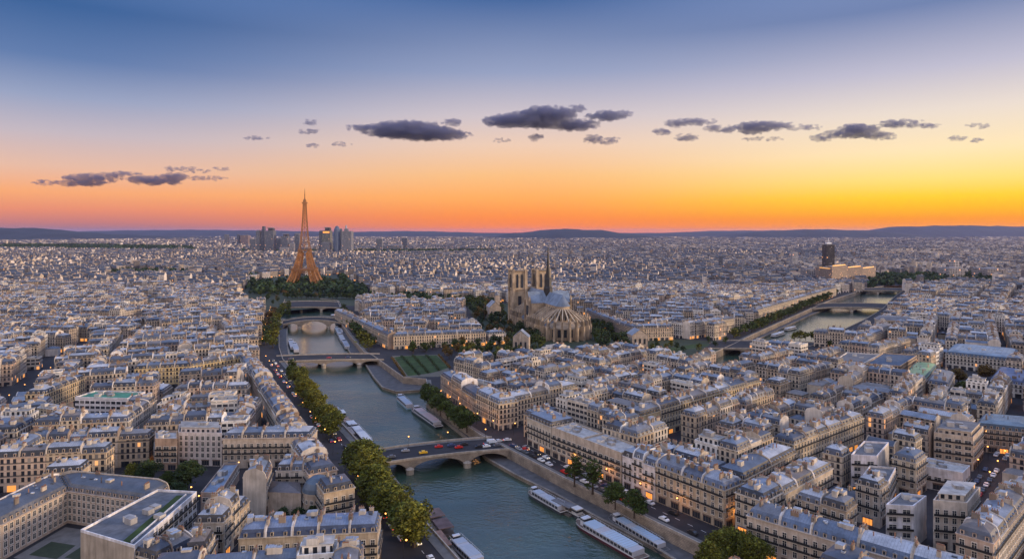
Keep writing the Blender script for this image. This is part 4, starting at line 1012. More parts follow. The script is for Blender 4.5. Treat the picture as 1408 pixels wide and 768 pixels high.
# ================================================================ cathedral
rc_ = random.Random(3)
def cathedral():
    O = G(725, 444); E = G(785, 468); L = math.hypot(E[0]-O[0], E[1]-O[1]); e = ((E[0]-O[0])/L, (E[1]-O[1])/L); f = (-e[1], e[0])
    ang = math.atan2(e[1], e[0]); root = empty('cathedral', O[0], O[1], 0, ang)
    tag(root, 'grey gothic cathedral with two square towers, thin dark spire and ring of flying buttresses', 'cathedral')
    ST = (.44, .35, .255); ST2 = (.27, .215, .16); DK = (.03, .03, .035); M['old'] = simple('weathered limestone', None, .9, .5, 1.2, .13, streak=True); mats = [M['old'], M['glass']]
    # local frame: x along the axis from the tower front to the apse, y across
    for sy in (-1, 1):
        mb = MB(); y = sy*15.5
        mb.box(8, y, 0, 67, 16, 16, 0, 0, ST)
        for z in (22, 43, 66): mb.box(8, y, z, z+1.1, 18.4, 18.4, 0, 0, ST2, bottom=True)
        for ax in (-1, 1):
            for ay in (-1, 1): mb.box(8+ax*8, y+ay*8, 0, 68.5, 3.2, 3.2, 0, 0, ST)
        for k in range(5):
            mb.box(8-7.2+k*3.6, y-8.6, 67, 68.6, .7, .5, 0, 0, ST2); mb.box(8-7.2+k*3.6, y+8.6, 67, 68.6, .7, .5, 0, 0, ST2)
        for o in (-3, 3):
            mb.box(8, y+o, 46, 61, 17.3, 2.6, 0, 1); mb.box(8, y+o, 61, 62.6, 17.3, 1.6, 0, 1)
            mb.box(8+o, y, 46, 61, 2.6, 17.3, 0, 1); mb.box(8+o, y, 61, 62.6, 1.6, 17.3, 0, 1)
        mb.box(8, y, 25, 36, 17.2, 4, 0, 1)
        mb.build('bell_tower', mats, root)
    mb = MB(); mb.box(6, 0, 0, 45, 12, 16, 0, 0, ST2); mb.box(6, 0, 45, 46.2, 13, 16.5, 0, 0, ST); mb.build('west_front', mats, root)
    mb = MB(); n0, n1 = 16, L-22
    mb.box((n0+n1)/2, 0, 0, 34, n1-n0, 15, 0, 0, ST)
    x = n0+3
    while x < n1-2:
        if not 62 < x < 82:
            for sy in (-1, 1): mb.box(x, sy*7.4, 19, 30, 3.0, .7, 0, 1); mb.box(x, sy*7.4, 30, 31.4, 1.8, .7, 0, 1)
        x += 6.4
    mb.lathe(n1, 0, [(7.5, 0), (7.5, 34)], 12, 0, ST, -math.pi/2, math.pi/2)
    for k in range(7):
        t = R(-78+26*k); mb.box(n1+7.5*math.cos(t), 7.5*math.sin(t), 19, 31, 1.0, 2.0, t, 1)
    mb.build('nave', mats, root)
    mb = MB(); mb.box((n0+n1)/2, 0, 0, 12.5, n1-n0, 46, 0, 0, ST, 0, ST2)
    x = n0+3
    while x < n1:
        for sy in (-1, 1): mb.box(x, sy*23, 4, 11, 3.0, .5, 0, 1)
        x += 6.4
    mb.lathe(n1, 0, [(23, 0), (23, 12.5), (7.5, 18)], 22, 0, ST, -math.pi/2, math.pi/2)
    for k in range(11):
        t = R(-80+16*k); mb.box(n1+23*math.cos(t), 23*math.sin(t), 3.5, 11.5, .8, 3.2, t, 1)
    for sy in (-1, 1): mb.face([(n0, sy*23, 12.5), (n1, sy*23, 12.5), (n1, sy*7.5, 17), (n0, sy*7.5, 17)][::sy], 0, (.20, .23, .28))
    mb.build('aisle', mats, root)
    RC = (.17, .22, .30)
    mb = MB()
    for sy in (-1, 1):
        mb.face([(n0-4, sy*8.2, 34), (n1, sy*8.2, 34), (n1, 0, 46), (n0-4, 0, 46)][::sy], 0, RC, [(0, 0), (n1-n0, 0), (n1-n0, 9), (0, 9)])
    mb.lathe(n1, 0, [(8.2, 34), (0, 46)], 10, 0, RC, -math.pi/2, math.pi/2)
    mb.build('lead_roof', [M['zinc'], M['stone']], root)
    tx = 72
    mb = MB(); mb.box(tx, 0, 0, 34, 15, 50, 0, 0, ST)
    for sy in (-1, 1):
        mb.face([(tx-7.5, sy*25, 34), (tx+7.5, sy*25, 34), (tx, sy*25, 47)][::-sy], 0, ST)
        mb.box(tx, sy*25, 20, 31, 9, .6, 0, 1); mb.box(tx, sy*25, 5, 14, 7, .6, 0, 1)
        for ax in (-1, 1): mb.box(tx+ax*7.5, sy*25, 0, 37, 2.4, 2.4, 0, 0, ST2); mb.lathe(tx+ax*7.5, sy*25, [(1.6, 37), (0, 43)], 4, 0, ST)
    mb.build('transept', mats, root)
    mb = MB()
    for sx in (-1, 1): mb.face([(tx+sx*8.2, -25, 34), (tx+sx*8.2, 25, 34), (tx, 25, 46.5), (tx, -25, 46.5)][::sx], 0, RC, [(0, 0), (50, 0), (50, 9), (0, 9)])
    mb.build('transept_roof', [M['zinc']], root)
    mb = MB(); c = (.025, .03, .035)
    mb.lathe(tx, 0, [(5.4, 38), (5.4, 50), (4.4, 52), (4.0, 60), (3.0, 62), (1.7, 76), (.9, 90), (.5, 96), (0, 97)], 8, 0, c)
    for k in range(8):
        t = R(45*k); mb.beam((tx+4.2*math.cos(t), 4.2*math.sin(t), 47), (tx+3.6*math.cos(t), 3.6*math.sin(t), 58), .5, 0, c, .1)
    mb.box(tx, 0, 95, 95.5, 1.6, .3, 0, 0, c)
    mb.build('spire', [M['iron']], root)
    def buttress(px, py, ang):
        """root point on the high wall, direction ang outwards"""
        mb = MB(); c, s = math.cos(ang), math.sin(ang); th = .55
        F = lambda r, z, o: (px+c*r-s*o, py+s*r+c*o, z)
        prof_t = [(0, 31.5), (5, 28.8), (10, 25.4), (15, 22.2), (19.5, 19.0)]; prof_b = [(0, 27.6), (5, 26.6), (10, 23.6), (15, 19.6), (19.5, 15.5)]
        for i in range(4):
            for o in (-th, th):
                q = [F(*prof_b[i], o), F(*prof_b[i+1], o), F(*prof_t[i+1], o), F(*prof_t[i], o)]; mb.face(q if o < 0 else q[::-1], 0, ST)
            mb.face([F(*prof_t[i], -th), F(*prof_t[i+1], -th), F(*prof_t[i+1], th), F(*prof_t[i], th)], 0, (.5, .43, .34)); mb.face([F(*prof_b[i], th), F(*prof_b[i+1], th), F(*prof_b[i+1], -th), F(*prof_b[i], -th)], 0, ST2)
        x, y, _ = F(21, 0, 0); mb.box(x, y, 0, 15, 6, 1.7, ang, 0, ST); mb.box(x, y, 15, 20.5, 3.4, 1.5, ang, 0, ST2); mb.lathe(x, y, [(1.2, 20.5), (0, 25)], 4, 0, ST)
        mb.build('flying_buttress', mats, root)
    x = n0+6.2
    while x < n1-1:
        if not 60 < x < 84:
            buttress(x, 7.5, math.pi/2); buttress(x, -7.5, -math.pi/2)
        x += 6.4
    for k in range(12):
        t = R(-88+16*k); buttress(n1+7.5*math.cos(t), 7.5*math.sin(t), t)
cathedral()

# ================================================================ lattice tower
def lattice_tower():
    X, Y = G(419, 392); root = empty('lattice_tower', X, Y, 0, R(8))
    tag(root, 'tall tapering iron lattice tower glowing gold, on four splayed legs in the park', 'tower')
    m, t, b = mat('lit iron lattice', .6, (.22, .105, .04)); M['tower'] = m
    zs = [0, 33, 73, 172]; hw = [37, 21.5, 11.0, 2.6]
    def half(z):
        pts = [(0, 37), (10, 31), (20, 26.5), (33, 21.5), (45, 17.6), (60, 13.6), (73, 11), (90, 8.2), (110, 6.2), (130, 4.8), (150, 3.7), (172, 2.8)]
        for (a, p), (c, q) in zip(pts, pts[1:]):
            if z <= c: return p+(q-p)*(z-a)/(c-a)
        return 2.8
    def lt(z): return 15-(z/73)*8 if z < 73 else 0
    def lattice(mb, ring, levels, w, w2):
        for z0, z1 in zip(levels, levels[1:]):
            A, B = ring(z0), ring(z1)
            for i in range(4):
                j = (i+1) % 4
                mb.beam(A[i], B[i], w); mb.beam(A[i], B[j], w2); mb.beam(A[j], B[i], w2); mb.beam(B[i], B[j], w2)
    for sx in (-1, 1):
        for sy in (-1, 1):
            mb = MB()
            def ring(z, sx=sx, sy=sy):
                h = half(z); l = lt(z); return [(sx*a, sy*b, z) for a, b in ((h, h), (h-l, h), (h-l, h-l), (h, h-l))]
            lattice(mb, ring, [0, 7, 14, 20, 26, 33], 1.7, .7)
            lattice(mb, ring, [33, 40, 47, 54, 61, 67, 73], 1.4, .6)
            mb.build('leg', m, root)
            mb = MB(); mb.box(sx*29.5, sy*29.5, -.5, 2.5, 19, 19, 0, 0, (.4, .34, .28)); mb.build('masonry_foot', M['stone'], root)
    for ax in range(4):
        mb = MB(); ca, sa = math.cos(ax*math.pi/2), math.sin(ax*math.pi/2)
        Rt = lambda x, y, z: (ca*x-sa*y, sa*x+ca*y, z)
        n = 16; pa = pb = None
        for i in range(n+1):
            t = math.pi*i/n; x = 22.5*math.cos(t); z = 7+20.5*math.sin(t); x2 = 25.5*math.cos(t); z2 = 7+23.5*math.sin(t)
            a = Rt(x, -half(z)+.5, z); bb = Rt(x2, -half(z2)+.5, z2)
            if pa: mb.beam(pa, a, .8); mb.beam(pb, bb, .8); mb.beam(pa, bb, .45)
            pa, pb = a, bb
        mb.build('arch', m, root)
    for z, h, t in ((31.5, 24, 4.5), (71.5, 12.6, 3.2), (170, 4.6, 2.6)):
        mb = MB(); mb.box(0, 0, z, z+t*.45, 2*h, 2*h, bottom=True); mb.box(0, 0, z+t*.45, z+t*.6, 2*h+2.2, 2*h+2.2, bottom=True)
        k = int(h)
        for i in range(k+1):
            p = -h+2*h*i/k
            for s in (-1, 1): mb.box(p, s*h, z+t*.6, z+t, .35, .35); mb.box(s*h, p, z+t*.6, z+t, .35, .35)
        for s in (-1, 1): mb.box(0, s*h, z+t, z+t+.3, 2*h, .4); mb.box(s*h, 0, z+t, z+t+.3, .4, 2*h)
        mb.build('platform', m, root)
    mb = MB(); lv = [74]; z = 74.0
    while z < 168: z += max(3.6, half(z)*1.6); lv.append(min(z, 170))
    lattice(mb, lambda z: [(half(z), half(z), z), (-half(z), half(z), z), (-half(z), -half(z), z), (half(z), -half(z), z)], lv, 1.2, .55)
    mb.beam((0, 0, 74), (0, 0, 170), .8)
    mb.build('upper_shaft', m, root)
    mb = MB(); mb.lathe(0, 0, [(3.4, 172.5), (3.4, 176), (2.6, 178.5), (1.2, 180), (.8, 186), (.35, 200), (0, 202)], 8); mb.box(0, 0, 188, 189, 2.2, 2.2); mb.build('antenna', m, root)
    for z, p, r in ((8, 26000, 2), (24, 26000, 2), (48, 30000, 1.5), (64, 20000, 1.5), (84, 11000, 1), (104, 9000, 1), (124, 7000, .8), (142, 5500, .8), (160, 4500, .8)):
        for sx, sy in (((-1, -1), (1, -1), (-1, 1), (1, 1)) if z < 70 else ((0, -1),)):
            ld = bpy.data.lights.new('tower_floodlight', 'POINT'); ld.energy = p*(.35 if z < 70 else 1)*FL; ld.color = (1, .58, .20); ld.shadow_soft_size = r
            lo = bpy.data.objects.new('tower_floodlight', ld); COL.objects.link(lo); lo.parent = root
            h = half(z); o = h-lt(z)*.5 if z < 70 else 0
            lo.location = (sx*o, sy*(o if z < 70 else h+5), z)
FL = .2
lattice_tower()
SC.objects['lattice_tower'].scale = (1, 1, 1.025)

# ================================================================ far towers
M['tower_glass'] = facade_material('office tower glass grid', 4.0, 4.0, 2, .36, .36, True)
def far_tower(label, x0, x1, yt, yb, col, shape='slab', Y=None, lit=False, name='office_tower', depth=None, cat='tower'):
    Y = Y or CH*FPX/(yb-HY); xa, xb = (x0-CX)*Y/FPX, (x1-CX)*Y/FPX; cx = (xa+xb)/2; w = xb-xa; d = depth or w; H = ZT(yt, Y)
    root = empty(name, cx, Y+d/2); tag(root, label, cat)
    mb = MB(); c = col
    if shape == 'slab': mb.box(0, 0, 0, H*.97, w, d, R(4), 0, c, 1, (.3, .3, .32))
    elif shape == 'sail':
        n = 10
        for i in range(n):
            z0, z1 = H*i/n, H*(i+1)/n; o = (i/n)**3*w*.2
            mb.box(o-w*.0, 0, z0, z1, w*(1-(i/n)**2.5*.75), d*(1-(i/n)*.3), 0, 0, c)
    elif shape == 'round': mb.lathe(0, 0, [(w*.46, 0), (w*.5, H*.4), (w*.48, H*.7), (w*.4, H*.87), (w*.22, H*.97), (0, H)], 14, 0, c)
    elif shape == 'spike':
        mb.box(0, 0, 0, H*.78, w, d, 0, 0, c); mb.box(-w*.15, 0, H*.78, H*.86, w*.4, d*.5, 0, 0, c); mb.lathe(-w*.2, 0, [(w*.12, H*.86), (w*.1, H*.94), (0, H)], 6, 0, c)
    elif shape == 'notch':
        mb.box(0, 0, 0, H*.9, w, d, 0, 0, c); mb.box(w*.1, 0, H*.9, H, w*.6, d*.7, 0, 0, (.05, .05, .07))
    mb.build('shaft', [M['tower_glass'], M['gravel']], root)
    if shape in ('slab', 'notch'):
        mb = MB(); mb.box(0, 0, H*.97 if shape == 'slab' else H, H*1.0+(0 if shape == 'slab' else 3), w*.7, d*.7, R(4), 0, (.25, .25, .28)); mb.build('roof', M['stone'], root)
    if lit:
        mb = MB(); mb.box(0, -d*.5-.3, H*.80, H*.86, w*.8, .4, 0, 0); mb.build('lit_band', M['shop'], root)
    return root, H, w, d
DB = (.10, .13, .20); DG = (.20, .23, .30); DW = (.42, .42, .46)
for a in [('dark slab tower at the left end of the distant business district', 352, 357, 316, 348, DG), ('dark blue tower with pointed sail shaped top in the business district', 357, 364, 311, 348, DB, 'sail'),
          ('wide dark topped tower left of the golden lattice tower', 364.6, 375.6, 313.5, 349, DG, 'notch'), ('low dark office block behind the wide dark topped tower', 379, 386, 327, 346, DB),
          ('grey tower with dark cap just left of the golden lattice tower', 386, 396, 322, 349, DG, 'notch'), ('slim blue grey tower touching the golden lattice tower outline', 404.6, 411, 320.5, 348, DG),
          ('narrow dark slab right of the golden lattice tower', 438.5, 443, 316.6, 348, DB), ('glass tower with bright lit crown in the business district', 443, 454, 313, 349, (.22, .24, .22), 'notch', None, True),
          ('dark blue round topped tower in the business district', 457, 467, 310, 350, DB, 'round'), ('thin tower between the round topped and the spiked one', 466.6, 470, 314, 347, DG),
          ('pale grey tower with a spike, last of the business district', 470.6, 483, 308.5, 350, (.30, .32, .38), 'spike'),
          ('small white office cube at the foot of the business district', 397, 404, 334, 349, DW), ('white flat office block under the grey dark capped tower', 384, 395, 340, 350, DW), ('grey office block at the foot of the lit crowned tower', 441, 453, 333, 350, DG), ('blue office block left of the sail topped tower', 343, 351, 328, 347, DG),
          ('lone grey slab tower right of the business district', 517, 525, 327.5, 346.5, DG), ('lone dark blue tower far right of the business district', 552.5, 559.5, 326.5, 344, DB), ('wide low blue block between the two lone towers', 526, 551, 337, 345, DG),
          ('leaning grey tower, first on the far left skyline', 308, 313, 322, 338, DG), ('thin dark tower second on the far left skyline', 325.6, 329, 322, 338, DB), ('broad brownish tower third on the far left skyline', 330, 340.5, 323, 338, (.28, .22, .24)),
          ('white tower block left of the black tower', 1089.5, 1097.5, 346, 370, (.55, .55, .6)), ('grey block of offices under the black tower', 1108, 1124, 369, 389, (.34, .34, .38)),
          ('white high block above the distant wood', 1311, 1319.5, 357, 384, (.62, .6, .62)), ('wide white block below the white high block by the distant wood', 1304, 1327, 368, 385, (.5, .48, .5)), ('thin dark tower block beyond the bright quay houses', 989.5, 994, 351, 371, DB), ('pale block at the edge of the distant wood near the photo edge', 1356, 1385, 369, 384, (.46, .42, .42))]:
    far_tower(*a[:6], *(a[6:] if len(a) > 6 else ()))
rt, H_, w_2, d_2 = far_tower('tall black tower block with antennas over the river arm', 1136, 1147.5, 335, 376, (.045, .04, .045), 'slab')
mb = MB(); mb.beam((0, 0, H_), (0, 0, H_+16), .8); mb.beam((4, 0, H_), (4, 0, H_+8), .6); mb.box(0, 0, H_, H_+3, 12, 12); mb.build('antenna', M['stone'], rt)
# curved housing block with lit roof edge under the black tower
bx0, bY = G(1141, 392); root = empty('housing_block', bx0, bY); tag(root, 'large beige housing block with warm lit roof edge below the black tower', 'housing block')
mb = MB(); pts_ = [(1126,392),(1144,395),(1165,392),(1186,389),(1204,386)]; gp = [G(*p) for p in pts_]
dpt = 26; zh = [ZT(368, gp[0][1]), ZT(366, gp[1][1]), ZT(368, gp[2][1]), ZT(369, gp[3][1]), ZT(372, gp[4][1])]
lit_ = MB()
for i in range(4):
    a, b = gp[i], gp[i+1]; q = [a, b, (b[0]+4, b[1]+dpt), (a[0]+4, a[1]+dpt)]; z = zh[i]
    for k in range(4): mb.wall(q[k], q[(k+1) % 4], 0, z, 0, (.36, .28, .23) if i % 2 else (.28, .22, .19))
    mb.face([(*p, z) for p in q], 1, (.3, .27, .26)); 
    cx_, cy_ = (a[0]+b[0])/2, (a[1]+b[1])/2
    lit_.box(cx_, cy_+3, z, z+1.6, math.hypot(b[0]-a[0], b[1]-a[1])*.8, 1.2, math.atan2(b[1]-a[1], b[0]-a[0]))
shifted(mb, bx0, bY).build('wall', [M['facade'], M['gravel']], root); shifted(lit_, bx0, bY).build('roof_lights', emis('roof edge lights', (1, .5, .14), .55), root)
# columned palace
def palace():
    A = GZ(1207, 441, z=16); B = GZ(1258, 443, z=16); dx, dy = B[0]-A[0], B[1]-A[1]; L = math.hypot(dx, dy); ux, uy = dx/L, dy/L; nx, ny = -uy, ux
    root = empty('palace', *A, 0, math.atan2(dy, dx)); tag(root, 'long stone palace with tall columns and dark roof, warm lit base, beside the river arm', 'palace')
    st = (.46, .38, .30); mb = MB(); mb.box(L/2, 9, 0, 16, L, 17, 0, 0, st); mb.box(L/2, 9, 16, 17.2, L+1.6, 18.6, 0, 0, st, bottom=True); mb.box(L+5, 14, 0, 19, 10, 30, 0, 0, (.5, .42, .32)); mb.build('wall', [M['stone']], root)
    for k in range(13):
        mb = MB(); mb.lathe((k+.5)*L/13, -.6, [(.75, 5), (.65, 15.6), (1, 16)], 8, 0, (.55, .47, .38)); mb.build('column', M['stone'], root)
        mb = MB(); mb.box((k+1)*L/13 if k < 12 else L*.04/13, .45, 6, 14, 1.7, .3, 0, 0); mb.build('window', M['glass'], root)
    mb = MB(); mb.box(L/2, 0, .5, 3.6, L*.9, .8, 0, 0, (1, .5, .2)); mb.build('lit_arcade', M['shop'], root)
    mb = MB(); q = [(0, 0), (L, 0), (L, 17.6), (0, 17.6)]; q2 = inset(q, [4, 4, 4, 4])
    for i in range(4): mb.face([(*q[i], 17.2), (*q[(i+1) % 4], 17.2), (*q2[(i+1) % 4], 21), (*q2[i], 21)], 0, (.13, .14, .17), [(0, 0), (L, 0), (L, 4), (0, 4)])
    mb.face([(*p, 21) for p in q2], 0, (.16, .17, .2)); mb.build('roof', M['zinc'], root)
palace()
def halfdome():
    X, Y = -79.5, 268.5; root = empty('domed_hall', X, Y); tag(root, 'cream rotunda with dark blue half dome roof in a courtyard beside the chapel hall', 'hall')
    mb = MB(); mb.lathe(0, 0, [(6, 0), (6, 9), (6.4, 9), (6.4, 9.5)], 20, 0, (.50, .41, .33)); mb.build('wall', M['stone'], root)
    mb = MB(); mb.lathe(0, 0, [(6.3, 9.5), (6.0, 11), (4.8, 13), (2.6, 14.6), (0, 15.3)], 20, 0, (.09, .14, .20)); mb.build('dome', M['zinc'], root)
    for k in range(7):
        t = R(-170+24*k)
        for z in (1.6, 5.6): place('window', WIN['small'], root, 6.02*math.cos(t), 6.02*math.sin(t), z, t+math.pi/2)
halfdome()
# half ruined looking grey church block and small tower on the island
def church(xp, yp, w, l, h, label, tower=True, ang=0):
    X, Y = G(xp, yp); root = empty('church', X, Y, 0, ang); tag(root, label, 'church')
    st = (.40, .34, .29); mb = MB(); mb.box(0, l/2, 0, h*.7, w, l, 0, 0, st); mb.build('wall', M['stone'], root)
    mb = MB()
    for s in (-1, 1): mb.face([(s*w/2*1.05, 0, h*.7), (s*w/2*1.05, l, h*.7), (0, l, h), (0, 0, h)][::s], 0, (.22, .25, .30), [(0, 0), (l, 0), (l, 5), (0, 5)])
    mb.build('roof', M['zinc'], root)
    mb = MB(); mb.face([(-w/2, 0, h*.7), (w/2, 0, h*.7), (0, 0, h*.97)], 0, st); mb.build('gable', M['stone'], root)
    if tower: mb = MB(); mb.box(w*.4, l*.8, 0, h*1.25, w*.4, w*.4, 0, 0, st); mb.lathe(w*.4, l*.8, [(w*.26, h*1.25), (0, h*1.5)], 4, 0, (.2, .22, .26)); mb.build('bell_tower', M['stone'], root)
    for k in range(3): mb = MB(); mb.box(-w*.3+k*w*.3, -.1, h*.2, h*.5, w*.12, .3, 0, 0); mb.build('window', M['glass'], root)
church(681, 441, 15, 24, 25, 'grey stone church left of the cathedral towers, half hidden by trees', True, R(12))
church(716, 486, 15, 12, 22, 'small old stone gatehouse among the dark trees before the cathedral', False, R(-8))
church(880, 478, 16, 16, 18, 'pavilion with pale glass roof right of the cathedral garden', False, R(10))

# ================================================================ hills
M['hill'] = simple('wooded hills', (.022, .032, .042), .95, .7, 1.3, .002)
def hill(name, prof, Y, depth):
    mb = MB(); pr = []
    for (x0, y0), (x1, y1) in zip(prof, prof[1:]):
        n = max(1, int(abs(x1-x0)/6))
        for k in range(n): t = k/n; s = t*t*(3-2*t); pr.append((x0+(x1-x0)*t, y0+(y1-y0)*s))
    pr.append(prof[-1]); rows = []
    for j in range(9):
        v = j/8; g = math.sin(math.pi*min(1, v*1.0))**.8; yy = Y+(v-.5)*depth; r = []
        for i, (px, py) in enumerate(pr):
            h = max(.0, ZT(py, Y)); wob = 1+.03*math.sin(i*.9+j)+.02*math.sin(i*2.3)
            r.append(((px-CX)*Y/FPX, yy, h*g*wob-.5))
        rows.append(r)
    for a, b in zip(rows, rows[1:]):
        for i in range(len(a)-1): mb.face([a[i], a[i+1], b[i+1], b[i]])
    o = mb.build(name, M['hill']); tag(o, kind='structure')
    for p in o.data.polygons: p.use_smooth = True
hill('hill', [(-160, 320), (-60, 313), (45, 313.5), (100, 318.5), (150, 326), (175, 329.5)], 9300, 2400)
hill('hill', [(-60, 322), (60, 320.5), (150, 321.5), (230, 325), (330, 326), (420, 328)], 10600, 2200)
hill('hill', [(670, 326), (712, 319.5), (770, 314.5), (820, 316), (865, 321.5), (905, 326.5)], 11500, 2600)
hill('hill', [(985, 326), (1045, 318.5), (1120, 315), (1180, 316.5), (1240, 322), (1290, 326)], 12500, 2600)
hill('hill', [(1130, 321), (1190, 317), (1240, 311.5), (1310, 310), (1420, 311.5), (1560, 317)], 15500, 3000)
hill('hill', [(-400, 318), (80, 318.5), (200, 316.3), (270, 315.8), (330, 316.5), (480, 318.5), (560, 317.5), (690, 320), (900, 320), (1000, 317), (1100, 316.5), (1300, 317), (1700, 317)], 17500, 3500)

# ================================================================ trees
def crown_mesh(name, rx, rz, z0, nclump, nleaf, leaf, seed, m, cone=0.0):
    r = random.Random(seed); mb = MB()
    # lobes on a few limbs, clumps of leaves on the lobes, gaps between
    lobes = []
    for k in range(9):
        t = r.uniform(0, 2*math.pi); rr = r.uniform(.15, .62)*rx; zz = z0+rz*r.uniform(.35, 1.55)
        lobes.append((rr*math.cos(t), rr*math.sin(t), zz, r.uniform(.34, .52)))
    lobes.append((0, 0, z0+rz*1.5, .45)); lobes.append((0, 0, z0+rz, .6))
    for c in range(nclump):
        lx, ly, lz, ls = r.choice(lobes)
        v = Vector((r.gauss(0, 1), r.gauss(0, 1), r.gauss(0, 1))).normalized()*r.uniform(.75, 1.05)
        cx, cy, cz = lx+v.x*ls*rx, ly+v.y*ls*rx, lz+v.z*ls*rz*.95
        cs = rx*r.uniform(.12, .22); tn = r.choice([.5, .7, .9, 1.05, 1.25, 1.5])*r.uniform(.85, 1.15)
        for l in range(nleaf):
            d = Vector((r.gauss(0, .5), r.gauss(0, .5), r.gauss(0, .45)))*cs; p = Vector((cx, cy, cz))+d
            a = Vector((r.gauss(0, 1), r.gauss(0, 1), r.gauss(0, .7))).normalized(); b = a.cross(Vector((r.gauss(0, 1), r.gauss(0, 1), r.gauss(0, 1)))).normalized()
            s = leaf*r.uniform(.7, 1.3); k = tn*r.uniform(.8, 1.2)
            mb.face([tuple(p-a*s), tuple(p+b*s*.6), tuple(p+a*s), tuple(p-b*s*.6)], 0, (k, k, k))
    o = mb.build(name, m); me = o.data; bpy.data.objects.remove(o); return me
def trunk_mesh(h, r0, rx, seed):
    r = random.Random(seed); mb = MB()
    mb.lathe(0, 0, [(r0*1.4, -.2), (r0, .8), (r0*.7, h*.55), (r0*.3, h*.9)], 7)
    for k in range(6):
        t = r.uniform(0, 6.28); z = h*r.uniform(.35, .6); mb.beam((0, 0, z), (math.cos(t)*rx*.6, math.sin(t)*rx*.6, z+h*.32), r0*.8, 0, (1, 1, 1), r0*.2)
    o = mb.build('trunk', M['bark']); me = o.data; bpy.data.objects.remove(o); return me
TREE = {}
for kind, m in (('river', M['leaf_river']), ('green', M['leaf_green']), ('dark', M['leaf_dark']), ('brown', M['leaf_brown'])):
    TREE[kind] = [crown_mesh('crown', 5.6, 5.0, 3.0, 420, 10, .42, 10+i, m) for i in range(3)]
TREE['poplar'] = [crown_mesh('crown', 3.2, 6.2, 3.2, 170, 9, .36, 40+i, M['leaf_green']) for i in range(2)]
TREE['small'] = {k: [crown_mesh('crown', 5.2, 4.8, 3.0, 80, 5, .85, 60+i, M['leaf_'+k]) for i in range(3)] for k in ('river', 'green', 'dark', 'brown')}
TRK = [trunk_mesh(13, .35, 4, 1), trunk_mesh(13, .3, 4, 2)]
rt_ = random.Random(21)
TDESC = {'river': 'yellow green', 'green': 'mid green', 'dark': 'dark green', 'brown': 'brownish'}
def tree(X, Y, h, kind='green', wide=1.0, label=None, group=None, z=0, name='tree'):
    far = Y > 520; k = 'green' if kind == 'poplar' else kind
    root = bpy.data.objects.new(name, None); COL.objects.link(root); root.location = (X, Y, z); s = h/(15.5 if kind == 'poplar' else 13.8); root.rotation_euler = (0, 0, rt_.uniform(0, 6.28))
    root.scale = (s*wide, s*wide, s)
    c = bpy.data.objects.new('crown', rt_.choice(TREE['small'][k] if far else TREE[kind])); COL.objects.link(c); c.parent = root
    t = bpy.data.objects.new('trunk', rt_.choice(TRK)); COL.objects.link(t); t.parent = root
    if label: tag(root, label, 'tree', group)
    else: LABELQ.append((root, f'{"tall " if h > 15 else "small " if h < 10 else ""}{TDESC[k]} {"slim " if kind == "poplar" else ""}tree', 'tree', group or 'trees of the parks and courtyards', X, Y))
    return root
def tline(pts, n, h, kind, group, lab, z=0, wide=1.0, jit=.8):
    pp = [G(*p) for p in pts]; L = [0]
    for a, b in zip(pp, pp[1:]): L.append(L[-1]+math.hypot(b[0]-a[0], b[1]-a[1]))
    plane = 'plane' in lab or 'plane' in group
    for i in range(n):
        s = L[-1]*i/max(1, n-1); j = max(k for k in range(len(pp)-1) if L[k] <= s+1e-6); f = (s-L[j])/(L[j+1]-L[j])
        x = pp[j][0]+(pp[j+1][0]-pp[j][0])*f+rt_.uniform(-jit, jit); y = pp[j][1]+(pp[j+1][1]-pp[j][1])*f+rt_.uniform(-jit, jit)
        kd = rt_.choice(kind) if isinstance(kind, (list, tuple)) else kind
        tree(x, y, h*rt_.uniform(.85, 1.15), kd, wide*rt_.uniform(.9, 1.1), lab % ord_(i), group, z, name='plane_tree' if plane else 'tree')
tline([(571,752),(548,726),(524,700),(506,672),(494,652)], 10, 17, 'river', 'plane trees along the near left quay', 'yellow green plane tree on the left quay below the road bridge, %s from the bottom', wide=1.3)
tline([(457,600),(440,580),(425,556),(409,528)], 9, 14, 'river', 'plane trees along the left quay above the bridge', 'plane tree of the left quay between the two nearer bridges, %s from the near end', wide=1.35)
tline([(400,520),(404,510)], 2, 12, 'green', 'trees at the garden bridge', 'green tree at the left foot of the garden bridge, %s of two')
tline([(364,474),(367,458),(371,444),(378,432)], 8, 13, ['green', 'river', 'brown'], 'second tree row of the far left quay', 'tree beside the houses of the far left quay, %s from the garden bridge', wide=1.5)
tline([(376,478),(377,462),(379,448),(384,438),(390,430)], 10, 14, ['river', 'river', 'green'], 'trees of the far left quay', 'tree on the far left quay before the tower park, %s from the garden bridge', wide=1.5)
tline([(396,436),(397,424)], 3, 12, 'green', 'trees at the flat pale bridge', 'tree at the left end of the flat pale bridge, %s of three')
tline([(512,476),(504,466),(496,456),(488,446)], 7, 11, 'green', 'trees before the cream quay houses', 'tree close to the cream quay houses of the upper river, %s from the corner', wide=1.3)
tline([(507,482),(499,472),(490,462),(482,450),(476,438),(471,428)], 13, 13.5, ['green', 'green', 'river'], 'trees behind the moored boats', 'tree on the quay behind the moored boats, %s from the garden bridge', wide=1.45)
tline([(585,550),(596,562),(607,571),(620,580),(634,588),(642,594)], 9, 13.5, 'green', 'plane trees before the corner block', 'green plane tree on the quay before the cream corner block, %s from the garden wall', wide=1.2)
for x, y, h, kd, w, lab in ((790, 668, 15, 'poplar', 1.45, 'slim dark green poplar on the right quay, nearer to the bridge'), (815, 678, 15.5, 'poplar', 1.6, 'second slim poplar on the right quay wall'), (846, 699, 12, 'green', 1.2, 'loose olive green tree leaning over the quay wall, left one'), (872, 711, 12, 'green', 1.15, 'loose olive green tree over the quay wall beside the parked cars')):
    tree(*G(x, y), h, kd, w, lab, 'trees along the right quay wall')
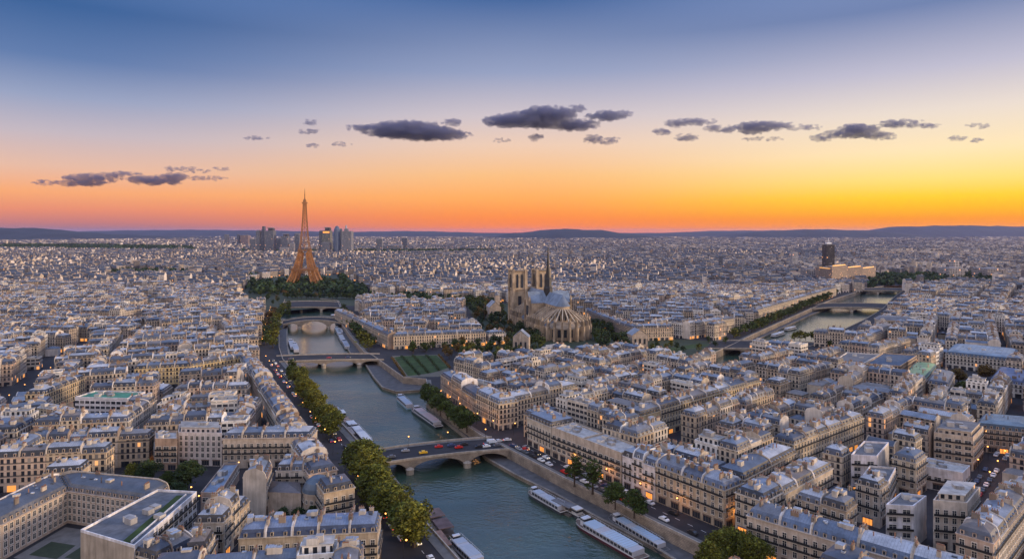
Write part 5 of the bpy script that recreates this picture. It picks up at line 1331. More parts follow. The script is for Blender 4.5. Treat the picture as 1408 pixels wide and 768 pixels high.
for i, (x, y) in enumerate(((992, 776), (1008, 770), (1024, 779), (1040, 786), (975, 792))): tree(*G(x, y), 12.5, 'river', 1.1, f'round yellow green tree before the pale corner house at the bottom edge, {ord_(i)} of five', 'trees at the corner by the lower edge')
tline([(1008,464),(1034,456),(1074,438.5),(1109,423),(1139,411)], 30, 13, ['river', 'green', 'green'], 'plane tree row of the distant river arm', 'tree of the long distant river arm row, %s from the wide flat bridge', wide=1.5)
tline([(1150,405),(1165,398),(1176,392)], 8, 13, ['green', 'dark'], 'trees at the farthest bridge', 'dark tree beside the two farthest bridges, %s of the eight')
tline([(1093,469),(1104,468),(1115,467),(1122,466)], 5, 11, 'river', 'tree clump on the near bank', 'yellow green tree in the clump by the river arm, %s of five', wide=1.2)
for i, (x, y, h, kd, w) in enumerate(((258, 676, 15, 'dark', 1.15), (230, 676, 10, 'green', 1), (205, 668, 13, 'dark', 1), (180, 668, 11, 'river', 1), (244, 690, 9, 'dark', 1.2), (192, 672, 9, 'dark', 1), (336, 572, 8, 'river', 1.3), (326, 570, 8, 'river', 1.2),
        (938, 645, 10, 'dark', 1.2), (955, 640, 11, 'dark', 1.3), (968, 644, 9, 'dark', 1), (1083, 577, 11, 'dark', 1.2), (1027, 585, 6, 'green', 1), (1318, 528, 13, 'brown', 1.3), (1356, 524, 14, 'brown', 1.3), (1325, 548, 13, 'green', 1.4), (1342, 545, 11, 'river', 1.3), (1300, 535, 10, 'river', 1.2),
        (1275, 490, 8, 'dark', 1.3), (1330, 484, 9, 'brown', 1.2), (1362, 482, 9, 'dark', 1.2), (1348, 484, 9, 'dark', 1.2), (1142, 478, 8, 'green', 1.2), (1158, 482, 8, 'dark', 1.2), (1176, 484, 9, 'brown', 1.1), (1166, 696, 6, 'dark', 1.4), (1176, 690, 6, 'dark', 1.4), (430, 714, 6, 'dark', 1.3), (390, 716, 6, 'dark', 1.3), (410, 716, 6, 'dark', 1.3))):
    tree(*G(x, y), h, kd, w)
def scatter(poly, n, hr, kinds, group, mind=6.5):
    """trees spread inside a ground polygon; nobody stands in another"""
    xs = [p[0] for p in poly]; ys = [p[1] for p in poly]; pts = []; tries = 0
    while len(pts) < n and tries < n*60:
        tries += 1; p = (rt_.uniform(min(xs), max(xs)), rt_.uniform(min(ys), max(ys)))
        if not pip(p, poly) or any((p[0]-q[0])**2+(p[1]-q[1])**2 < mind**2 for q in pts): continue
        if any(sat([(p[0]-2, p[1]-2), (p[0]+2, p[1]-2), (p[0]+2, p[1]+2), (p[0]-2, p[1]+2)], d['q']) for i in range(-1, 2) for j in range(-1, 2) for d in GRID.get((int(p[0]//40)+i, int(p[1]//40)+j), ())): continue
        if pip(p, main_hole) or pip(p, east_hole): continue
        pts.append(p); tree(*p, rt_.uniform(*hr), rt_.choice(kinds), rt_.uniform(.95, 1.25), None, group)
tline([(396,410.3),(425,410.3),(452,410.5),(500,411)], 18, 11.5, ['green','dark','dark'], 'trees at the river end of the tower park', 'dark tree at the river end of the tower park, %s from the left', wide=1.4)
scatter(gp_([(552,487),(606,484),(618,500),(700,497),(742,486),(700,474),(560,478)]), 46, (9.5, 13), ['green', 'river', 'brown', 'dark', 'green'], 'trees round the striped garden')
scatter(gp_([(640,412),(668,470),(700,482),(735,478),(762,486),(740,470),(700,440),(690,425),(665,410)]), 85, (11, 15), ['dark', 'dark', 'green', 'brown'], 'dark trees of the cathedral island', 5)
scatter(gp_([(822,482),(872,482),(868,462),(840,452),(812,450)]), 24, (12, 16), ['dark', 'dark', 'green'], 'round dark trees right of the apse', 6)
scatter(gp_([(890,468),(1000,470),(985,484),(900,488),(870,486)]), 12, (6, 9), ['green', 'dark', 'river'], 'small trees of the island garden')
scatter(gp_([(345,412),(385,422),(392,412),(420,410),(446,410),(462,412),(500,412),(498,396),(470,386),(436,388),(360,388),(340,398)]), 120, (8.5, 12.5), ['green', 'dark', 'dark', 'dark', 'brown'], 'trees of the tower park', 10)
# far woods and avenues that read as one dark mass
def woods(name, polys, n_per_px, h=(10, 15), leaf=2.6):
    mb = MB(); r = random.Random(9)
    for poly_px, dens in polys:
        poly = gp_(poly_px); xs = [p[0] for p in poly]; ys = [p[1] for p in poly]
        for _ in range(dens):
            for tr in range(40):
                px = r.uniform(min(p[0] for p in poly_px), max(p[0] for p in poly_px)); py = r.uniform(min(p[1] for p in poly_px), max(p[1] for p in poly_px)); p = G(px, py)
                if pip(p, poly) and not pip(p, east_hole) and not pip(p, main_hole): break
            else: continue
            hh = r.uniform(*h); R0 = r.uniform(4, 7)*max(1, p[1]/2200); k = r.uniform(.6, 1.5)
            for l in range(16):
                v = Vector((r.gauss(0, 1), r.gauss(0, 1), r.gauss(0, .8))).normalized(); c = Vector((p[0]+v.x*R0, p[1]+v.y*R0, hh*.55+v.z*hh*.42))
                a = Vector((r.gauss(0, 1), r.gauss(0, 1), r.gauss(0, 1))).normalized(); b = a.cross(v).normalized(); s = R0*.5; kk = k*r.uniform(.7, 1.3)
                mb.face([tuple(c-a*s), tuple(c+b*s), tuple(c+a*s), tuple(c-b*s)], 0, (kk, kk, kk))
    o = mb.build(name, M['leaf_dark']); tag(o, kind='stuff')
woods('distant_woods', [([(-20,336.5),(120,336.5),(262,339),(275,345),(180,344.5),(-20,341.5)], 900), ([(330,345),(690,344.5),(690,348),(330,349)], 1100), ([(1190,398),(1200,379),(1370,378),(1370,391),(1250,395)], 500), ([(560,408),(640,414),(648,424),(560,420),(500,412)], 90),
    ([(150,373.5),(262,373.5),(262,378),(150,378)], 60), ([(492,405),(500,395),(516,372),(519,372),(506,397),(501,410)], 60), ([(466,380),(470,378),(487,405),(482,407)], 50), ([(515,360),(600,357),(610,359),(520,363)], 70), ([(700,356),(860,358),(860,362),(700,360)], 120), ([(960,368),(1080,366),(1080,371),(960,373)], 100), ([(340,398),(338,380),(346,368),(352,372),(350,398)], 50), ([(345,392),(395,386),(440,386),(500,398),(498,410),(460,405),(350,405)], 260)], 0)

# ================================================================ garden
lw = gp_([(539,489),(606,487),(620,512),(603,517.5),(557,518)]); mb = MB(); polyflat(mb, lw, .012); tag(mb.build('garden_path', simple('pale gravel', (.13, .115, .085))), kind='structure')
for a in ([(542,491),(551,489.5),(576,515),(561,516.5)], [(553.5,489.3),(567,488.8),(589,513),(578.5,514.5)], [(569.5,488.7),(584,488.3),(603,510),(591.5,512.5)], [(587,488.2),(600,488),(617,505),(606,509)]):
    mb = MB(); polyflat(mb, gp_(a), .03); tag(mb.build('lawn', M['lawn']), kind='structure')
for a in ([(842,484),(868,483),(884,489),(858,492)], [(905,481),(960,472),(975,474),(915,486)], [(822,489),(838,487),(846,494),(828,496)], [(770,482),(815,480),(800,490),(765,490)]):
    mb = MB(); polyflat(mb, gp_(a), .03); tag(mb.build('lawn', M['lawn']), kind='structure')
mb = MB(); polyflat(mb, gp_([(640,416),(700,417),(775,424),(800,434),(868,462),(1000,470),(985,484),(870,499),(700,499),(668,470)]), .02); tag(mb.build('park_ground', simple('dark earth and grass', (.035, .045, .022))), kind='structure')  # even dark soil and grass colour
mb = MB(); polyflat(mb, PARK[:9]+PARK[-3:], .02); tag(mb.build('park_ground', bpy.data.materials['dark earth and grass']), kind='structure')
for a, b, where in (((539,492),(557,518),'at the river side of the striped garden'), ((552,489.5),(577,516),'between the first and second lawn strip'), ((568,489),(590,513.5),'between the second and third lawn strip'), ((586,488.5),(604.5,510),'between the third and fourth lawn strip'), ((603,488),(619,506),'at the tree side of the striped garden')):
    A_, B_ = G(*a), G(*b); L = math.hypot(B_[0]-A_[0], B_[1]-A_[1]); mb = MB(); r = random.Random(len(where))
    for k in range(int(L*14)):
        t_ = r.random(); h_ = 1.6*(.6+.4*math.sin(t_*40)**2); p = Vector((A_[0]+(B_[0]-A_[0])*t_+r.gauss(0, .6)-A_[0], A_[1]+(B_[1]-A_[1])*t_+r.gauss(0, .4)-A_[1], r.uniform(.1, h_)))
        u = Vector((r.gauss(0, 1), r.gauss(0, 1), r.gauss(0, .6))).normalized(); w = u.cross(Vector((r.gauss(0, 1), r.gauss(0, 1), r.gauss(0, 1)))).normalized(); q = r.uniform(.6, 1.5)
        mb.face([tuple(p-u*.45), tuple(p+w*.3), tuple(p+u*.45), tuple(p-w*.3)], 0, (q, q, q))
    o = mb.build('hedge', M['leaf_brown' if 'side' in where else 'leaf_dark']); o.location = (A_[0], A_[1], 0); tag(o, 'low dark hedge '+where, 'hedge', 'hedges of the striped garden')
# court of the institution
mb = MB(); polyflat(mb, [(-176, 231), (-174, 255), (-141, 246), (-143.5, 222)], .02); tag(mb.build('courtyard_paving', M['pavement']), kind='structure')
for q in ([(-172, 233), (-171, 243), (-160, 240), (-160, 230)], [(-158, 231), (-157, 243), (-146, 240), (-146, 228)]):
    mb = MB(); polyflat(mb, q, .05); tag(mb.build('garden_bed', bpy.data.materials['dark earth and grass']), kind='structure')
# grass strip on the terrace of the white slab
X_, Y_ = -124.6, 229; root = empty('roof_terrace', X_, Y_, 15.0); tag(root, 'strip of bright green grass along the terrace of the white slab block', 'roof garden')
mb = MB(); mb.box(0, 0, -.2, .35, 3.0, 37, R(2), 0, (1, 1, 1)); mb.build('grass_bed', M['lawn'], root); mb = MB(); mb.box(1.75, 0, -.2, .8, .3, 38, R(2), 0, (.7, .7, .72)); mb.build('parapet', M['plaster'], root)

# ================================================================ cars
CARC = [((.02, .02, .022), 'black'), ((.55, .56, .58), 'silver'), ((.7, .7, .7), 'white'), ((.10, .11, .13), 'dark grey'), ((.03, .05, .12), 'dark blue'), ((.5, .02, .015), 'red'), ((.25, .26, .28), 'grey'), ((.72, .72, .70), 'white')]
def car_meshes(col, van=False):
    mb = MB(); w = 1.8
    prof = [(-2.15, .35), (-2.2, .8), (-1.95, 1.0), (-1.4, 1.05), (-.95, 1.5), (.75, 1.52), (1.35, 1.05), (2.1, .85), (2.2, .35)] if not van else [(-2.6, .35), (-2.65, 1.9), (-2.5, 2.1), (1.5, 2.1), (2.1, 1.3), (2.6, 1.1), (2.65, .35)]
    for s in (-1, 1): mb.face([(x, s*w/2*(.86 if z > 1.2 else 1), z) for x, z in prof][::-s], 0, col)
    for (x0, z0), (x1, z1) in zip(prof, prof[1:]):
        k0, k1 = w/2*(.86 if z0 > 1.2 else 1), w/2*(.86 if z1 > 1.2 else 1); mb.face([(x0, -k0, z0), (x0, k0, z0), (x1, k1, z1), (x1, -k1, z1)], 0, col)
    o = mb.build('body', M['paint']); b = o.data; bpy.data.objects.remove(o)
    mb = MB(); k = w/2*.86+.02
    if not van:
        for s in (-1, 1): mb.face([(-1.25, s*(k+.05), 1.1), (1.15, s*(k+.05), 1.1), (.7, s*k, 1.42), (-.85, s*k, 1.42)][::s], 0)
        mb.face([(1.3, -k, 1.12), (1.3, k, 1.12), (.8, k*.95, 1.5), (.8, -k*.95, 1.5)], 0); mb.face([(-1.4, k, 1.1), (-1.4, -k, 1.1), (-1.0, -k*.95, 1.5), (-1.0, k*.95, 1.5)], 0)
    else: mb.face([(2.08, -k, 1.38), (2.08, k, 1.38), (1.56, k*.95, 2.06), (1.56, -k*.95, 2.06)], 0)
    o = mb.build('windscreen', M['glass']); g = o.data; bpy.data.objects.remove(o)
    mb = MB()
    for x in (-1.35, 1.35):
        for s in (-1, 1):
            for i in range(8):
                a0, a1 = i*math.pi/4, (i+1)*math.pi/4
                mb.face([(x, s*.92, .33), (x+.33*math.cos(a0), s*.92, .33+.33*math.sin(a0)), (x+.33*math.cos(a1), s*.92, .33+.33*math.sin(a1))][::s], 0, (.02, .02, .02))
    return b, g
CARS = [(car_meshes(c), n) for c, n in CARC]; TAXI = (car_meshes((.75, .42, .02)), 'yellow'); VANM = (car_meshes((.6, .66, .72), True), 'pale blue')
def tail_mesh(c, x):
    mb = MB()
    for s in (-1, 1): mb.box(x, s*.65, .62, .85, .12, .38, 0, 0)
    o = mb.build('lights', emis('car lights', c, 1.4)); me = o.data; bpy.data.objects.remove(o); return me
TAIL = tail_mesh((1, .03, .01), -2.2); HEAD = tail_mesh((1, .8, .5), 2.2)
rcar = random.Random(31)
def car(X, Y, ang, group, where, z=0.0, which=None, lights=False, label=None):
    (b, g), n = which or rcar.choice(CARS); nm = 'van' if which is VANM else 'car'
    root = bpy.data.objects.new(nm, None); COL.objects.link(root); root.location = (X, Y, z); root.rotation_euler = (0, 0, ang)
    for nme, me in (('body', b), ('windscreen', g))+((('tail_lights', TAIL), ('headlights', HEAD)) if lights else ()):
        c = bpy.data.objects.new(nme, me); COL.objects.link(c); c.parent = root
    root['_w'] = 0; del root['_w']
    if label: tag(root, label, nm, group)
    else: CARQ.append((root, n, nm, group, where))
CARQ = []
def carline(pts, gap, group, where, fill=.8, flip=False, lights=False, skip=0):
    for a, b in zip(pts, pts[1:]):
        L = math.hypot(b[0]-a[0], b[1]-a[1]); s = 3; ang = math.atan2(b[1]-a[1], b[0]-a[0])
        while s < L-2:
            if rcar.random() < fill: car(a[0]+(b[0]-a[0])*s/L, a[1]+(b[1]-a[1])*s/L, ang+(math.pi if flip else 0)+rcar.uniform(-.03, .03), group, where, lights=lights)
            s += gap*rcar.uniform(.95, 1.3)
carline(offset_line(Rw[14:18], -5.2), 6, 'cars parked along the quay wall', 'parked along the right quay wall', .85)
carline([G(775,641), G(854,675), G(900,695), G(968,725)], 6, 'cars parked before the brown quay block', 'parked in front of the quay houses', .75)
carline(offset_line(Rw[14:18], -9.5), 16, 'cars driving on the right quay road', 'driving on the right quay road', .5, lights=True)
carline(offset_line(Lw[1:9], -8.5)[::-1], 12, 'cars driving on the left quay road', 'on the left quay road under the plane trees', .7, lights=True)
carline(offset_line(Lw[1:9], -13), 9, 'cars on the left quay road', 'in the house side lane of the left quay road', .6, lights=True)
carline([G(1396,612), G(1342,688), G(1300,757)], 6.5, 'cars parked in the orange lit street', 'parked in the orange lit street', .8)
carline([G(1384,607), G(1330,681), G(1290,749)], 6.5, 'cars parked in the orange lit street', 'on the far side of the orange lit street', .6)
carline([G(664,612), G(690,606), G(720,604)], 7, 'cars at the bridge head square', 'waiting in the bridge head square', .8, lights=True)
carline([G(700,612), G(735,622), G(757,636)], 7, 'cars at the bridge head square', 'crossing the bridge head square', .7, lights=True)
carline([G(975,472), G(1030,476), G(1088,477)], 11, 'cars on the wide flat bridge', 'on the wide flat bridge by the island', .6, lights=True)
carline([G(395,494), G(520,491)], 14, 'cars on the garden bridge', 'on the flat garden bridge', .7, lights=True)
carline([G(352,500), G(380,496)], 7, 'cars at the end of the garden bridge', 'at the left end of the garden bridge', .8, lights=True)
def bz(t): return .30+.85*(1-(2*t-1)**2)
bA = [G(515, 628, .8), G(690, 609, .8)]
for t, o, w, lab in ((.12, -3.0, CARS[3], 'dark small car at the left end of the main bridge'), (.36, -3, TAXI, 'yellow cab on the main bridge'), (.50, 3.4, CARS[5], 'red car on the far lane of the main bridge'), (.645, -.8, CARS[5], 'bright red car in the middle of the main bridge'), (.60, 3.2, CARS[4], 'dark blue car behind the bright red one on the main bridge'), (.70, 3.4, CARS[0], 'black car ahead of the dark blue one on the main bridge'),
                        (.80, -2.6, CARS[0], 'black car in the near lane of the main bridge'), (.86, -2.8, CARS[2], 'white car behind the black car on the main bridge'), (.93, 3.2, VANM, 'pale blue van at the right end of the main bridge'), (.95, -2.5, CARS[3], 'dark grey car below the pale blue van on the main bridge'), (.24, 3.2, CARS[6], 'grey car by the lamp post on the main bridge')):
    p = (bA[0][0]+(bA[1][0]-bA[0][0])*t, bA[0][1]+(bA[1][1]-bA[0][1])*t); L = math.hypot(bA[1][0]-bA[0][0], bA[1][1]-bA[0][1]); n = (-(bA[1][1]-bA[0][1])/L, (bA[1][0]-bA[0][0])/L)
    car(p[0]+n[0]*o, p[1]+n[1]*o, math.atan2(bA[1][1]-bA[0][1], bA[1][0]-bA[0][0]), 'cars crossing the main bridge', '', bz(t)-.12, w, False, lab)
cnt_ = {}
for root, n, nm, g, wh in CARQ:
    k = (wh, n); cnt_[k] = cnt_.get(k, 0)+1
    tag(root, f'{ord_(cnt_[k]-1)} {n} {nm} {wh}', nm, g)

# ================================================================ boats
def hullpts(L, B, n=8):
    pts = [(-L/2, -B/2*.8), (L*.28, -B/2)]
    for i in range(1, n): t = i/n; pts.append((L*.28+L*.22*math.sin(t*math.pi/2), -B/2*math.cos(t*math.pi/2)))
    up = [(x, -y) for x, y in pts[::-1]]; return pts+[(L/2, 0)]+up
def boat(label, bow_px, stern_px, B, style, group=None, hull=(.05, .05, .06), roofc=(.38, .42, .48), stripe=None):
    b = G(*bow_px, -6); s = G(*stern_px, -6); L = math.hypot(b[0]-s[0], b[1]-s[1]); ang = math.atan2(b[1]-s[1], b[0]-s[0])
    nm = 'tour_boat' if style == 'tour' else 'barge'
    root = empty(nm, (b[0]+s[0])/2, (b[1]+s[1])/2, -6, ang); tag(root, label, 'boat', group)
    H = hullpts(L, B); mb = MB(); low = [(x*.96, y*.85) for x, y in H]
    for i in range(len(H)):
        j = (i+1) % len(H); mb.face([(*low[i], -.4), (*low[j], -.4), (*H[j], 1.3), (*H[i], 1.3)], 0, hull)
        k = .93; mb.face([(*H[i], 1.3), (*H[j], 1.3), (H[j][0], H[j][1]*1.0, 1.65), (H[i][0], H[i][1]*1.0, 1.65)], 0, stripe or (.6, .6, .6))
    mb.build('hull', M['paint'], root)
    mb = MB(); mb.face([(*p, 1.31) for p in H], 0, (.20, .15, .12)); mb.build('deck', M['stone'], root)
    if style == 'tour':
        l, w = L*.74, B*.82
        mb = MB(); mb.box(-L*.06, 0, 1.3, 3.3, l, w, 0, 0, (.42, .42, .45)); mb.build('cabin', M['paint'], root)
        mb = MB(); nb = int(l/2.0)
        for k in range(nb):
            for sy in (-1, 1): mb.box(-L*.06-l/2+(k+.5)*l/nb, sy*w/2, 1.9, 3.0, l/nb*.8, .12, 0, 0)
        mb.box(-L*.06+l/2, 0, 1.9, 3.0, .12, w*.8, 0, 0)
        mb.build('window', M['glass'], root)
        mb = MB(); mb.box(-L*.16, 0, 3.3, 3.5, l*.5, w*1.02, 0, 0, roofc); mb.box(L*.22, 0, 3.3, 3.48, l*.24, w*.98, 0, 0, tuple(x*.9 for x in roofc))
        for k in range(9): mb.box(-L*.16-l*.25+(k+.5)*l*.5/9, 0, 3.5, 3.56, .1, w, 0, 0, (.3, .32, .36))
        mb.build('roof', M['paint'], root)
        mb = MB()
        for k in range(14):
            for sy in (-1, 1): mb.box(-L*.4+k*L*.8/13, sy*w*.5, 3.3, 4.2, .06, .06, 0, 0, (.6, .6, .6))
        for sy in (-1, 1): mb.box(0, sy*w*.5, 4.15, 4.22, L*.8, .06, 0, 0, (.6, .6, .6))
        mb.build('railing', M['paint'], root)
        mb = MB(); mb.box(L*.36, 0, 1.3, 4.4, L*.06, B*.5, 0, 0, (.55, .56, .6)); mb.box(L*.36, 0, 3.2, 4.0, L*.062, B*.51, 0, 1); mb.build('wheelhouse', [M['paint'], M['glass']], root)
    else:
        mb = MB(); mb.box(-L*.28, 0, 1.3, 3.6, L*.25, B*.75, 0, 0, (.5, .48, .45)); mb.box(-L*.28, 0, 2.3, 3.2, L*.252, B*.76, 0, 1); mb.build('cabin', [M['paint'], M['glass']], root)
        mb = MB(); mb.box(L*.08, 0, 1.3, 2.1, L*.42, B*.7, 0, 0, roofc); mb.build('hatch', M['paint'], root)
        mb = MB(); mb.box(-L*.28, 0, 3.6, 3.75, L*.27, B*.82, 0, 0, (.6, .6, .6)); mb.build('roof', M['paint'], root)
    return root
boat('white glazed tour boat moored on the right quay just below the bridge', (728,678), (776,707), 5.2, 'tour')
boat('largest tour boat with two pale blue roofs and dark red hull on the right quay', (794,718), (885,772), 7.5, 'tour', hull=(.10, .02, .03), roofc=(.42, .52, .62))
boat('long blue roofed boat moored between the largest tour boat and the quay', (838,714), (916,762), 5, 'tour', roofc=(.34, .45, .58))
boat('small dark work barge between the two right quay tour boats', (772,697), (800,713), 4.5, 'barge', roofc=(.10, .09, .09))
boat('white tour boat leaving the bottom edge of the photo beside the dark pontoons', (622,745), (660,782), 6, 'tour')
boat('long barge with white roof moored on the left quay above the bridge', (484,588), (509,616), 6, 'tour', roofc=(.72, .70, .68), stripe=(.3, .1, .08))
boat('grey boat moored at the upper end of the left quay barge row', (458,560), (472,577), 6, 'barge', roofc=(.3, .32, .36))
boat('brown barge in the middle of the left quay barge row', (470,574), (487,593), 6, 'barge', roofc=(.30, .18, .12))
boat('light blue tour boat under the plane trees, nearer to the garden terrace', (548,548), (564,563), 6, 'tour', roofc=(.30, .38, .48), hull=(.25, .42, .55))
boat('dark boat with red awning and white stripes in front of the quay plane trees', (568,563), (604,589), 6.5, 'tour', roofc=(.55, .45, .48), hull=(.02, .02, .03))
for i, (a, b, r) in enumerate((((462, 452), (467, 462), (.28, .36, .42)), ((467, 462), (472, 472), (.4, .42, .44)), ((472, 470), (478, 481), (.22, .26, .34)), ((466, 455), (469, 460), (.5, .5, .52)))):
    boat(f'boat moored opposite the cream quay houses, {ord_(i)} below the humped bridge', a, b, 6, 'tour', 'boats moored below the humped bridge', roofc=r)
for i, (a, b) in enumerate((((399, 470), (403, 482)), ((404, 474), (408, 486)))): boat(f'white house boat at the left quay above the garden bridge, {ord_(i)} of two', a, b, 6, 'tour', 'house boats above the garden bridge')
boat('blue boat by the dark pontoon under the humped bridge', (457,433), (459,437), 6, 'barge')
boat('bright white boat on the distant river arm, nearer to the wide flat bridge', (1078,459), (1062,464), 6, 'tour', roofc=(.75, .75, .75)); boat('bright white boat on the distant river arm, farther one', (1094,452), (1080,455), 6, 'tour', roofc=(.75, .75, .75))
# dark pontoons with flat roofs by the bottom edge
def pontoon(px, py, l, w, ang, col, label):
    X, Y = G(px, py, -6); root = empty('pontoon', X, Y, -6, ang); tag(root, label, 'pontoon')
    mb = MB(); mb.box(0, 0, -.3, .9, l, w, 0, 0, (.12, .1, .09)); mb.build('float', M['stone'], root)
    mb = MB(); mb.box(0, 0, 3.4, 3.7, l*.92, w*.9, 0, 0, col, bottom=True); mb.build('roof', M['gravel'], root)
    for sx in (-1, 1):
        for sy in (-1, 1): mb = MB(); mb.box(sx*l*.42, sy*w*.4, .9, 3.4, .25, .25, 0, 0, (.1, .1, .1)); mb.build('post', M['paint'], root)
an_ = math.atan2(G(640, 785, -6)[1]-G(585, 712, -6)[1], G(640, 785, -6)[0]-G(585, 712, -6)[0])
pontoon(598, 716, 9, 7, an_, (.16, .11, .10), 'dark brown roofed pontoon, upper one by the big plane trees'); pontoon(609, 731, 10, 7, an_, (.13, .09, .09), 'dark brown roofed pontoon, second one beside the tour boat')
pontoon(606, 752, 14, 5, an_, (.24, .15, .12), 'reddish roofed pontoon at the bottom edge by the plane trees'); pontoon(480, 600, 16, 5, an_, (.28, .24, .22), 'grey landing stage beside the white roofed barge'); pontoon(775, 702, 12, 5, R(-50), (.16, .16, .17), 'small dark landing stage between the tour boats of the right quay')

# ================================================================ street lamps
def lamp_meshes():
    mb = MB(); mb.lathe(0, 0, [(.16, 0), (.10, 1), (.07, 6.6)], 6, 0, (.03, .03, .03)); mb.beam((0, 0, 6.5), (1.0, 0, 7.0), .1, 0, (.03, .03, .03))
    o = mb.build('pole', M['iron']); a = o.data; bpy.data.objects.remove(o)
    mb = MB(); mb.lathe(1.0, 0, [(0, 6.55), (.3, 6.7), (.34, 6.95), (.1, 7.15), (0, 7.2)], 8); o = mb.build('lantern', M['lamp']); b = o.data; bpy.data.objects.remove(o); return a, b
LP = lamp_meshes(); nl = {}
def lamp(X, Y, ang, where, z=0, light=0):
    root = bpy.data.objects.new('street_lamp', None); COL.objects.link(root); root.location = (X, Y, z); root.rotation_euler = (0, 0, ang)
    for n, me in (('pole', LP[0]), ('lantern', LP[1])): c = bpy.data.objects.new(n, me); COL.objects.link(c); c.parent = root
    nl[where] = nl.get(where, 0)+1; tag(root, f'{ord_(nl[where]-1)} lit street lamp {where}', 'street lamp', 'lit street lamps')
    if light:
        ld = bpy.data.lights.new('lantern_light', 'POINT'); ld.energy = light; ld.color = (1, .42, .12); ld.shadow_soft_size = .3; lo = bpy.data.objects.new('lantern_light', ld); COL.objects.link(lo); lo.parent = root; lo.location = (1, 0, 6.3)
def lampline(pts, gap, where, light=0, z=0, dang=0):
    for a, b in zip(pts, pts[1:]):
        L = math.hypot(b[0]-a[0], b[1]-a[1]); s = gap*.5; ang = math.atan2(b[1]-a[1], b[0]-a[0])
        while s < L: lamp(a[0]+(b[0]-a[0])*s/L, a[1]+(b[1]-a[1])*s/L, ang+dang, where, z, light); s += gap
LW_ = 550
lampline(offset_line(Lw[1:9], -17), 24, 'on the house side of the left quay road', 0, 0, -math.pi/2)
lampline([G(772,632), G(854,673), G(902,693), G(990,731)], 24, 'before the shops of the right quay', LW_, 0, -math.pi/2)
lampline([G(600,546), G(645,578), G(684,597)], 18, 'under the corner block behind the plane trees', LW_, 0)
lampline([G(1404,606), G(1350,685), G(1305,760)], 20, 'in the narrow lit street at the lower corner', LW_*1.5, 0)
lampline([G(1376,607), G(1330,672), G(1284,745)], 26, 'on the inner side of the narrow lit street', 0, 0)
lampline([G(690,596), G(725,600), G(760,624)], 14, 'round the bridge head square', LW_, 0)
lampline([G(1002,735), G(1056,700), G(1100,668)], 16, 'in the side street by the glowing arcade', LW_, 0)
lampline([G(1015,452), G(1086,428), G(1150,401)], 42, 'under the long tree row of the river arm', 0, 0)
lampline([G(360,478), G(366,450), G(372,428)], 22, 'on the far left quay before the tower park', 0, 0)
lampline([G(0,566), G(60,523), G(130,477)], 32, 'along the wide avenue of the left bank', 0, 0)
lampline([G(300,706), G(334,645)], 16, 'in the lane beside the low hall', 0, 0)
lampline([G(280,712), G(262,690)], 12, 'behind the white slab block', 0, 0)
for t in (.24, .55, .86):
    p = (bA[0][0]+(bA[1][0]-bA[0][0])*t, bA[0][1]+(bA[1][1]-bA[0][1])*t+7.2); lamp(p[0], p[1], -1.5, 'on the far parapet of the main bridge', bz(t)-.1)

# ================================================================ clouds
m = bpy.data.materials.new('dusk cloud'); m.use_nodes = True; t = m.node_tree; t.nodes.clear()
vol = N(t, 'ShaderNodeVolumePrincipled'); vol.inputs['Color'].default_value = (.26, .28, .44, 1); vol.inputs['Density'].default_value = .0095; vol.inputs['Anisotropy'].default_value = .2
out = N(t, 'ShaderNodeOutputMaterial'); t.links.new(vol.outputs[0], out.inputs['Volume']); M['cloud'] = m
CY = 9000.0
CLOUDS = [('small violet cloud, lowest on the far left', [(62,251,17,4)]), ('long violet cloud bank low over the left bank', [(120,244,34,6),(112,251,34,6),(165,240,30,5),(150,247,20,4)]), ('broad violet cloud right of the long bank', [(215,248,38,7),(240,243,18,6)]), ('flat thin cloud above the broad left one', [(248,232,20,4),(275,235,14,3)]),
    ('short flat cloud, right end of the low left group', [(292,245,18,3.4),(268,245,9,3)]), ('tiny cloud above the right end of the left group', [(304,232,10,3)]), ('faint small streak cloud above the left group', [(350,190,18,3)]), ('small cloud left of the two lobed dark one, upper', [(426,168,10,4)]), ('small cloud left of the two lobed dark one, middle', [(424,180,15,4)]), ('tiny cloud under the middle small one', [(430,200,9,3)]), ('tiny flat cloud below the large dark left cloud', [(470,198,13,3)]),
    ('large dark cloud right of the lattice tower top', [(545,180,45,11),(590,184,48,11),(560,174,48,9),(500,176,24,6),(625,185,22,6)]), ('small dark puff over the end of the large dark cloud', [(622,168,14,6)]), ('biggest dark cloud at the middle of the sky', [(705,166,42,10),(755,156,36,11),(790,172,34,9),(745,168,50,10),(722,160,28,8)]),
    ('oval dark cloud joined to the right of the biggest', [(833,159,28,8),(856,157,16,6)]), ('small cloud perched above the biggest dark cloud', [(794,149,13,5)]), ('round little cloud below the biggest cloud', [(738,189,11,6)]), ('small flat cloud below and right of the biggest cloud', [(828,193,25,6),(815,189,12,4)]), ('tiny pale cloud below and left of the biggest cloud', [(690,193,12,3)]),
    ('small cloud leading the right hand chain', [(910,181,12,6)]), ('long flat cloud over the right hand chain start', [(950,168,34,6),(930,170,16,5)]), ('little brown edged cloud under the chain', [(943,189,16,6)]), ('small cloud in the chain before the larger one', [(983,177,16,6),(1003,178,8,6)]), ('dark cloud in the middle of the right chain', [(1045,174,34,8),(1035,180,22,6),(1062,172,28,6)]), ('thin tail cloud after the middle dark one', [(1105,175,28,4)]), ('faint brown cloud under the middle of the chain', [(1048,191,26,3)]),
    ('triangular dark cloud of the right chain', [(1175,184,44,7),(1180,177,26,8),(1130,189,16,5),(1210,187,24,5)]), ('long cloud with tail above the triangular one', [(1238,170,32,5.5),(1272,173,18,4)]), ('small lone cloud near the right, upper', [(1346,173,16,3.5)]), ('small brown cloud near the right, lower', [(1316,190,12,4)]), ('tiny brown cloud at the right of the lower one', [(1342,193,10,3)])]
ico = None
